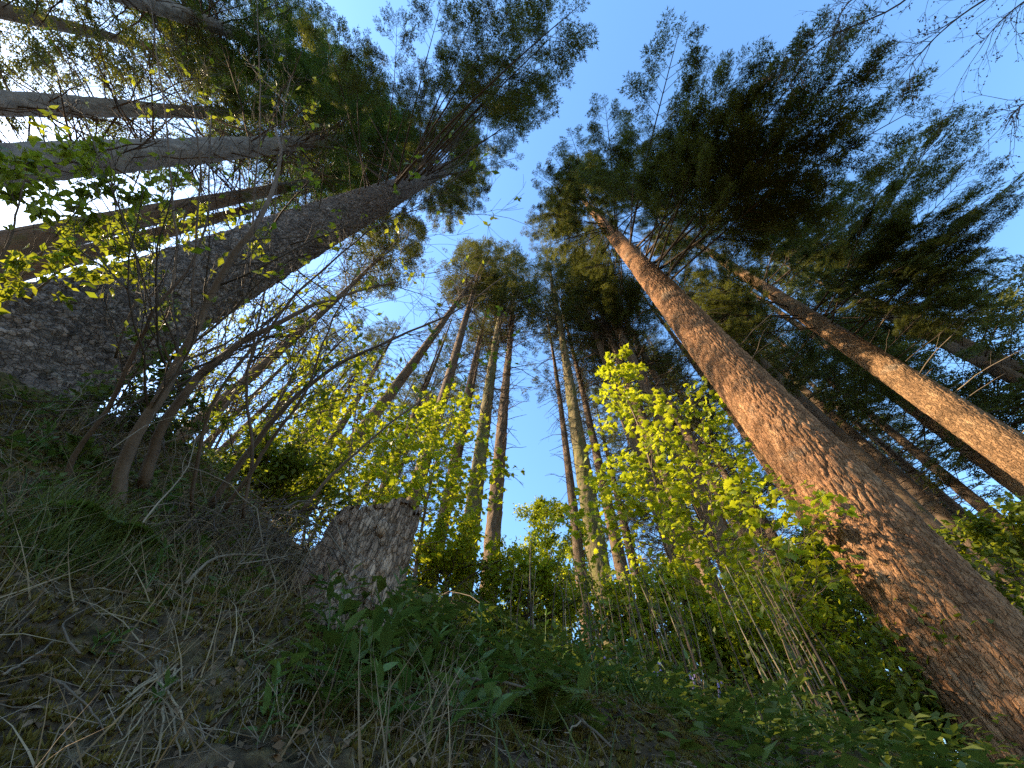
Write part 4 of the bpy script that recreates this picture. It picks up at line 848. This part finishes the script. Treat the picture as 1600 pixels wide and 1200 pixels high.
# leafy ground cover: ivy, nettles and seedlings too many to count
def cover(label, x, y, lo, hi, h, m, name):
    g = MB(); n = len(x); nn = gnormal(x, y); D = rs.normal(size=(n, 3)); D[:, 2] = np.abs(D[:, 2]) * .4; fr = frames(D, nn * .5 + np.array([0, 0, .7]) + rs.normal(size=(n, 3)) * .3) * rs.uniform(lo, hi, n)[:, None, None]
    z = hz(x, y) + h * rs.rand(n) ** 1.5 * np.clip(.6 + 2.2 * fbm(x * 3, y * 3, 2, 51), .1, 1.2); g.stamp(*LV['lo'], fr, np.stack([x, y, z], 1), 0, rs.rand(n)); o = g.build(name, M[m], kind="stuff"); o["label"] = label; o["category"] = "ground cover"
x, y = scatter(36000, 1.2, 7.0, -26, 58, .85); keep = fbm(x * 1.5, y * 1.5, 3, 61) + .03 + .1 * (np.hypot(x, y) > 2) > rs.uniform(-.1, .1, len(x)); x, y = x[keep], y[keep]
cover("low leafy green ground cover on the slope below the centre trees", x, y, .03, .085, .30, 'herb_mass', "ground_cover")
x, y = scatter(6000, 1.6, 3.6, -88, -30, .8); keep = fbm(x * 2, y * 2, 3, 71) > .03; x, y = x[keep], y[keep]
cover("dim leafy ground cover in shade under the huge flaky trunk", x, y, .03, .06, .15, 'herb_mass', "ivy_cover")
# leaf litter: curled brown leaves
x, y = scatter(9000, .95, 3.4, -88, 35, .8); lt = MB(); n = gnormal(x, y)
fr = np.array([frame(np.cross(n[q], rs.normal(size=3)), n[q] + rs.normal(size=3) * .45) * rs.uniform(.01, .032) for q in range(len(x))])
lt.stamp(*LV['lo'], fr, np.stack([x, y, hz(x, y) + .008], 1), 0, rs.rand(len(x))); o = lt.build("leaf_litter", M['dead_leaf'], kind="stuff"); o["label"] = "curled brown dead leaves littering the bank"; o["category"] = "leaf litter"

x, y = scatter(2600, .95, 3.2, -88, 35, .8); n = gnormal(x, y); tl_ = MB(); z = hz(x, y) + .008
for q in range(len(x)):
    d = nrm(cr(n[q], rs.normal(size=3)) + n[q] * rs.uniform(0, .35)); L_ = rs.uniform(.03, .16); p = np.array([x[q], y[q], z[q]]); tl_.tube([p, p + d * L_ * .5 + rs.normal(size=3) * .006, p + d * L_], [.0012, .001, .0006], 3, 0, rs.rand(), cap=False)
o = tl_.build("twig_litter", M['twig_pale'], kind="stuff"); o["label"] = "short broken twigs littering the bank"; o["category"] = "twig litter"
def stick(label, pts, r, m='twig_pale', group=None, name="stick", side=3):
    P = smooth_path(pts, 14); P[1:-1] += np.cumsum(rs.normal(size=(12, 3)) * .0018, axis=0); o = P[0]
    root = MB(); root.tube(P - o, np.linspace(r, r * .45, 14), 6, 0, rs.rand())
    for q in range(side):
        i = rs.randint(3, 12); d = nrm(P[i + 1] - P[i]); pp, rd = dead_branch(rs, P[i] - o, nrm(d + rs.normal(size=3) * .6), rs.uniform(.05, .22), r * .5, 0, .2); root.tube(pp, rd, 4, 0, rs.rand())
    ob = root.build(name, M[m], smooth=True); ob.location = tuple(o); tag(ob, label, "stick", group)
    return ob
def on(px, py, lift=.03):
    g = ground_hit(px, py); g = at_r(px, py, 3.5) if g is None else g; return g * (1 - lift / max(.3, np.linalg.norm(g))) + np.array([0, 0, lift * .6])
stick("long pale curved fallen branch across the lower centre foreground", [on(690, 1098, .08), on(740, 1092, .1), on(820, 1104, .1), on(880, 1140, .1), on(960, 1205, .08)], .0075)
stick("short crooked pale stick on dark soil in the lower left corner", [on(70, 1078), on(85, 1092), on(118, 1130), on(150, 1168)], .003, side=1)
stick("long pale dead stem slanting from the bank up past the fern", [on(118, 972), on(150, 910), on(185, 850, .25), on(225, 800, .4), on(240, 740, .5)], .0045, side=1)
stick("grey fallen branch lying level before the bramble tangle left of the stump", [on(270, 940, .1), on(310, 908, .15), on(370, 905, .18), on(430, 915, .2), on(480, 930, .15), on(620, 950, .1)], .006)
stick("dark thin stick sloping down the moss right of the straw bundle", [on(320, 1045), on(340, 1065), on(400, 1108)], .004, 'twig', side=1)
stick("pale broken stick poking in at the left edge above the dark soil", [on(-10, 1070), on(30, 1045), on(75, 1012)], .0028, side=1)
stick("curved thin pale stem looping down the bank right of the grass tussock", [on(105, 1045, .05), on(75, 1015, .06), on(72, 1000, .06), on(85, 990, .06), on(150, 960, .08)], .003, side=0)
stick("pale slender stick leaning above the moss near the stump's left foot", [on(360, 1000), on(368, 970, .08), on(385, 945, .1), on(395, 915, .12)], .0035, side=1)
for q in range(14):       # fan of dry bracken stalks
    a = (250 + rs.uniform(-25, 60), 1055 + rs.uniform(-12, 14)); b = (150 + q * 11 + rs.uniform(-14, 14), 1150 + rs.uniform(-30, 70))
    stick("straw-coloured dry stalk in the fan spilling down the mossy bank", [on(*a), on((a[0] + b[0]) / 2, (a[1] + b[1]) / 2, .04), on(*b, .03)], rs.uniform(.0018, .0042), 'straw', "dry stalks fanned on the bank", "dry_stalk", 0)
for q in range(22):       # straw under the stump
    a = (rs.uniform(380, 520), rs.uniform(1020, 1080)); b = (a[0] + rs.uniform(-80, 20), a[1] + rs.uniform(60, 150))
    stick("thin bleached straw hanging over the bank below the stump", [on(*a), on((a[0] + b[0]) / 2, (a[1] + b[1]) / 2, .06), on(*b, .03)], rs.uniform(.0012, .0024), 'straw', "bleached straws below the stump", "dry_stalk", 0)

# bramble tangle between the arching stems and the stump
def tangle(label, px0, px1, py0, py1, d0, d1, n, seed, m='twig', rr=(.0015, .004), name="bramble_tangle"):
    r_ = np.random.RandomState(seed); o = at((px0 + px1) / 2, py1, (d0 + d1) / 2); root = empty(name, tuple(o)); tag(root, label, "bramble")
    for part, mm, share in (("dark_canes", m, .6), ("pale_canes", 'twig_pale', .4)):
        b = MB()
        for q in range(int(n * share)):
            d = r_.uniform(d0, d1); p = at(r_.uniform(px0, px1), r_.uniform(py0, py1), d); dr = r_.normal(size=3); dr[2] = abs(dr[2]) * .5; dr = nrm(dr); L = r_.uniform(.25, .9)
            t = np.linspace(-.5, .5, 8)[:, None]; pts = p + dr * L * t + np.array([0, 0, -L * .5]) * t * t * 2 + np.cumsum(r_.normal(size=(8, 3)) * .016, axis=0)
            b.tube(pts - o, np.linspace(1, .5, 8) * r_.uniform(*rr), 3, 0, r_.rand(), cap=False)
        b.build(part, M[mm], root, kind="stuff")
tangle("tangle of dead bramble canes heaped left of the stump", 270, 520, 790, 930, 1.75, 2.6, 330, 201)
tangle("tangle of dead canes in shade at the foot of the huge flaky trunk", -40, 330, 610, 850, 1.9, 2.7, 260, 202)
tangle("loose dead canes and roots right of the stump's foot", 600, 720, 920, 1060, 2.0, 2.9, 70, 203)

def herb_plant(label, px, py, h, nl, size, seed, group=None, kind='herb', name="leafy_plant", rr=None):
    r_ = np.random.RandomState(seed); g = ground_hit(px, py) if rr is None else None
    if g is None: g = foot(px, py, rr or 4.0)
    o = np.array([g[0], g[1], gz(g[0], g[1])]); root = empty(name, tuple(o)); tag(root, label, "plant", group); ns = r_.randint(1, 4)
    for s in range(ns):
        d = nrm(np.array([r_.normal() * .25, r_.normal() * .25 - .12, 1])); hh = h * r_.uniform(.6, 1.1); top = d * hh; st = MB(); base = np.array([r_.normal() * .02, r_.normal() * .02, -.02])
        st.tube(smooth_path([base, base * .5 + top * .5 + r_.normal(size=3) * .01, top], 6), [.003, .0027, .0024, .002, .0018, .0014], 4, 0, .5); sto = st.build("stem", M['herb'], root)
        k = max(2, nl // ns // 2)
        for q in range(k):
            f = .25 + .75 * (q + .5) / k; a = q * 1.57 + r_.uniform(-.4, .4)
            for e in (0, math.pi):
                dd = np.array([math.cos(a + e), math.sin(a + e), .55 + .5 * f]); m_ = leaf_frames(r_, [dd], size * (1.15 - .45 * f), droop=.12, wob=.25)[0]
                lf = link("leaf", LEAF_OBJ[kind], sto); lf.matrix_local = mat4(m_, top * f + base * (1 - f), np.zeros(3))
        for e in range(3):
            m_ = leaf_frames(r_, [np.array([math.cos(e * 2.1), math.sin(e * 2.1), 1.4])], size * .6, droop=0)[0]; lf = link("leaf", LEAF_OBJ[kind], sto); lf.matrix_local = mat4(m_, top, np.zeros(3))
    return root
HP = [("broad-leaved green plant in front of the stump's left foot", 505, 1040, .24, 12, .085), ("pale green plant growing against the stump's right foot", 600, 1050, .24, 12, .08),
      ("tall broad-leaved plant in the lower foreground left of centre", 490, 1165, .26, 16, .09), ("broad-leaved plant just right of the tall one in the lower foreground", 570, 1160, .22, 14, .09),
      ("leafy plant at the bottom edge below the stump", 590, 1210, .15, 12, .085), ("leafy plant at the bottom edge right of the stump, under the fallen branch", 690, 1200, .14, 12, .085),
      ("broad-leaved plant rising over the start of the pale fallen branch", 650, 1110, .24, 10, .07), ("green plant right of the pale fallen branch's crest", 755, 1105, .2, 12, .07),
      ("leafy plant at the bottom centre left of the branch's lower end", 770, 1190, .14, 12, .08), ("small plant with pale leaves on the moss left of the straw fan", 135, 1035, .06, 10, .045),
      ("small green plant on the bank below the grass tussock", 200, 950, .12, 10, .05), ("bright green seedling on the bank before the bramble tangle", 275, 905, .10, 8, .06),
      ("lone pale-green plant above the bramble tangle's left end", 235, 830, .22, 10, .08), ("small green seedling among the straw fan", 225, 1140, .05, 6, .04),
      ("small plant at the bottom edge beside the bleached straws", 365, 1205, .10, 8, .06), ("broad-leaved plant right of the branch's lower end at the bottom", 880, 1165, .22, 14, .08),
      ("green plant between the fallen branch and the bluebells", 935, 1130, .25, 14, .075), ("tall green plant at the bottom right of the branch", 1010, 1160, .28, 14, .075)]
for q, (lb, px, py, h, nl, sz) in enumerate(HP): herb_plant(lb, px, py, h * 1.1, nl, sz * 1.25, 300 + q)
for q in range(46):
    px = rs.uniform(640, 1330); py = 1195 - rs.rand() * (150 - (px - 640) * .1); herb_plant("small green herb in the undergrowth on the slope below the centre trees", px, py, rs.uniform(.14, .36), rs.randint(8, 14), rs.uniform(.05, .085), 400 + q, "herbs in the undergrowth", rr=rs.uniform(2, 4.6))
for q in range(10):
    herb_plant("small dim herb in shade between the huge flaky trunk and grass tussock", rs.uniform(0, 240), rs.uniform(660, 850), rs.uniform(.1, .25), 10, rs.uniform(.05, .08), 480 + q, "herbs below the huge trunk")

# tall thin stalks of last year's growth
def stalk(label, px, py, rr, h, seed, group, leafy=.3):
    r_ = np.random.RandomState(seed); g = foot(px, py, rr); root = empty("tall_stalk", tuple(g)); tag(root, label, "stalk", group); top = np.array([r_.normal() * .08 * h, r_.normal() * .08 * h, h]); P = smooth_path([np.zeros(3) - [0, 0, .05], top * .5 + r_.normal(size=3) * .03, top], 10)
    b = MB(); b.tube(P, np.linspace(.0065, .0025, 10), 5, 0, r_.rand()); b.build("stem", M['twig' if r_.rand() < .7 else 'straw'], root, smooth=True); c = MB(); ps = []; ds = []
    for z in range(2, 10):
        for w in range(r_.randint(1, 4)): ps.append(P[z] + r_.normal(size=3) * .02); ds.append(nrm(r_.normal(size=3) + [0, 0, .4]))
    c.stamp(*LV['lo'], leaf_frames(r_, ds, .05, wob=.6), ps, 0, r_.rand(len(ps))); c.build("foliage", M['herb_mass'], root, kind="stuff")
for q in range(20): stalk("thin dark upright stalk in the clump below the blue sky gap", 800 + rs.uniform(0, 190), 1100 + rs.uniform(-20, 60), rs.uniform(3, 4.2), rs.uniform(.5, 1.1), 600 + q, "stalks left of the right maple")
for q in range(26): stalk("thin upright stalk in the thicket at the foot of the right maple", 1000 + rs.uniform(0, 130), 1120 + rs.uniform(-10, 70), rs.uniform(3.2, 4.4), rs.uniform(.6, 1.25), 640 + q, "stalks under the right maple")
for q in range(26): stalk("thin upright stalk in the thicket left of the massive red-brown trunk", 1150 + rs.uniform(0, 230), 1150 + rs.uniform(-10, 50), rs.uniform(3.2, 5), rs.uniform(.6, 1.3), 680 + q, "stalks left of the massive trunk")

def fern(label, px, py, n, L, seed, rr=None, lean=None):
    r_ = np.random.RandomState(seed); g = ground_hit(px, py) if rr is None else foot(px, py, rr)
    if g is None: g = foot(px, py, 3)
    root = empty("fern", tuple(g)); tag(root, label, "fern")
    for q in range(n):
        a = q * 2 * math.pi / n + r_.uniform(-.3, .3); out = np.array([math.cos(a), math.sin(a), 0]); l = L * r_.uniform(.75, 1.1); t = np.linspace(0, 1, 14)[:, None]
        P = out * l * .8 * t + np.array([0, 0, l]) * (t * .95 - .75 * t ** 2.2); b = MB(); b.tube(P, np.linspace(.003, .001, 14), 3, 0, .5, cap=False); fr = []; ps = []
        for z in range(2, 14):
            tg = nrm(P[z] - P[z - 1]); sd = nrm(np.cross(tg, [0, 0, 1.0])); w = l * .3 * math.sin(math.pi * min(1, (z + .5) / 15)) ** .8
            for s in (-1, 1):
                for h_ in (0, .5): fr.append(frame(sd * s + tg * .35 + np.array([0, 0, -.15]), np.cross(tg, sd * 1.0)) * w * r_.uniform(.85, 1.1)); ps.append(P[z] - (P[z] - P[z - 1]) * h_)
        b.stamp(*LV['blade'], fr, ps, 0, r_.rand(len(ps))); b.build("frond", M['herb_mass'], root)
fern("green fern beside the grass tussock under the thick elder stems", 145, 880, 6, .30, 701); fern("small fern at the right side of the stump, in sunlight", 660, 960, 7, .30, 702)
fern("fern growing on the mossy base of the huge flaky trunk", 225, 640, 5, .22, 703, 2.55); fern("fern in front of the stump's right foot", 615, 1075, 6, .26, 704); fern("fern on the slope under the paired centre trunks", 730, 1020, 7, .4, 705)
fern("small fern at bottom centre right of the branch's lower end", 850, 1150, 6, .26, 706)

def bluebell(px, py, rr, seed):
    r_ = np.random.RandomState(seed); g = foot(px, py, rr); root = empty("bluebell", tuple(g)); tag(root, "violet bluebell flowering among the herbs low right of centre", "flower", "bluebells in the undergrowth"); h = r_.uniform(.2, .3)
    P = smooth_path([[0, 0, 0], [.01, 0, h * .6], [.05, .01, h]], 8); b = MB(); b.tube(P, .0022, 4, 0, .5); b.build("stem", M['herb'], root)
    for q in range(7):
        p = P[7 - q // 2] + np.array([r_.normal() * .012, r_.normal() * .012, 0]); f = MB(); f.tube([p, p - [0, 0, .008], p - [0, 0, .018], p - [0, 0, .024]], [.002, .006, .006, .009], 6, 0, r_.rand(), cap=False); f.build("flower", M['bluebell'], root, smooth=True)
    for q in range(4):
        fm = frame(np.array([math.cos(q * 1.6), math.sin(q * 1.6), 1.0]), np.array([0, 0, 1.0])) * .22; b = MB(); b.stamp(*BL[1], [fm], [np.zeros(3)]); b.build("leaf", M['herb'], root)
for q, (px, py) in enumerate([(957, 1165), (1043, 1185), (1045, 1150), (1105, 1165), (1150, 1170)]): bluebell(px, py, 2.9 + .12 * q, 800 + q)
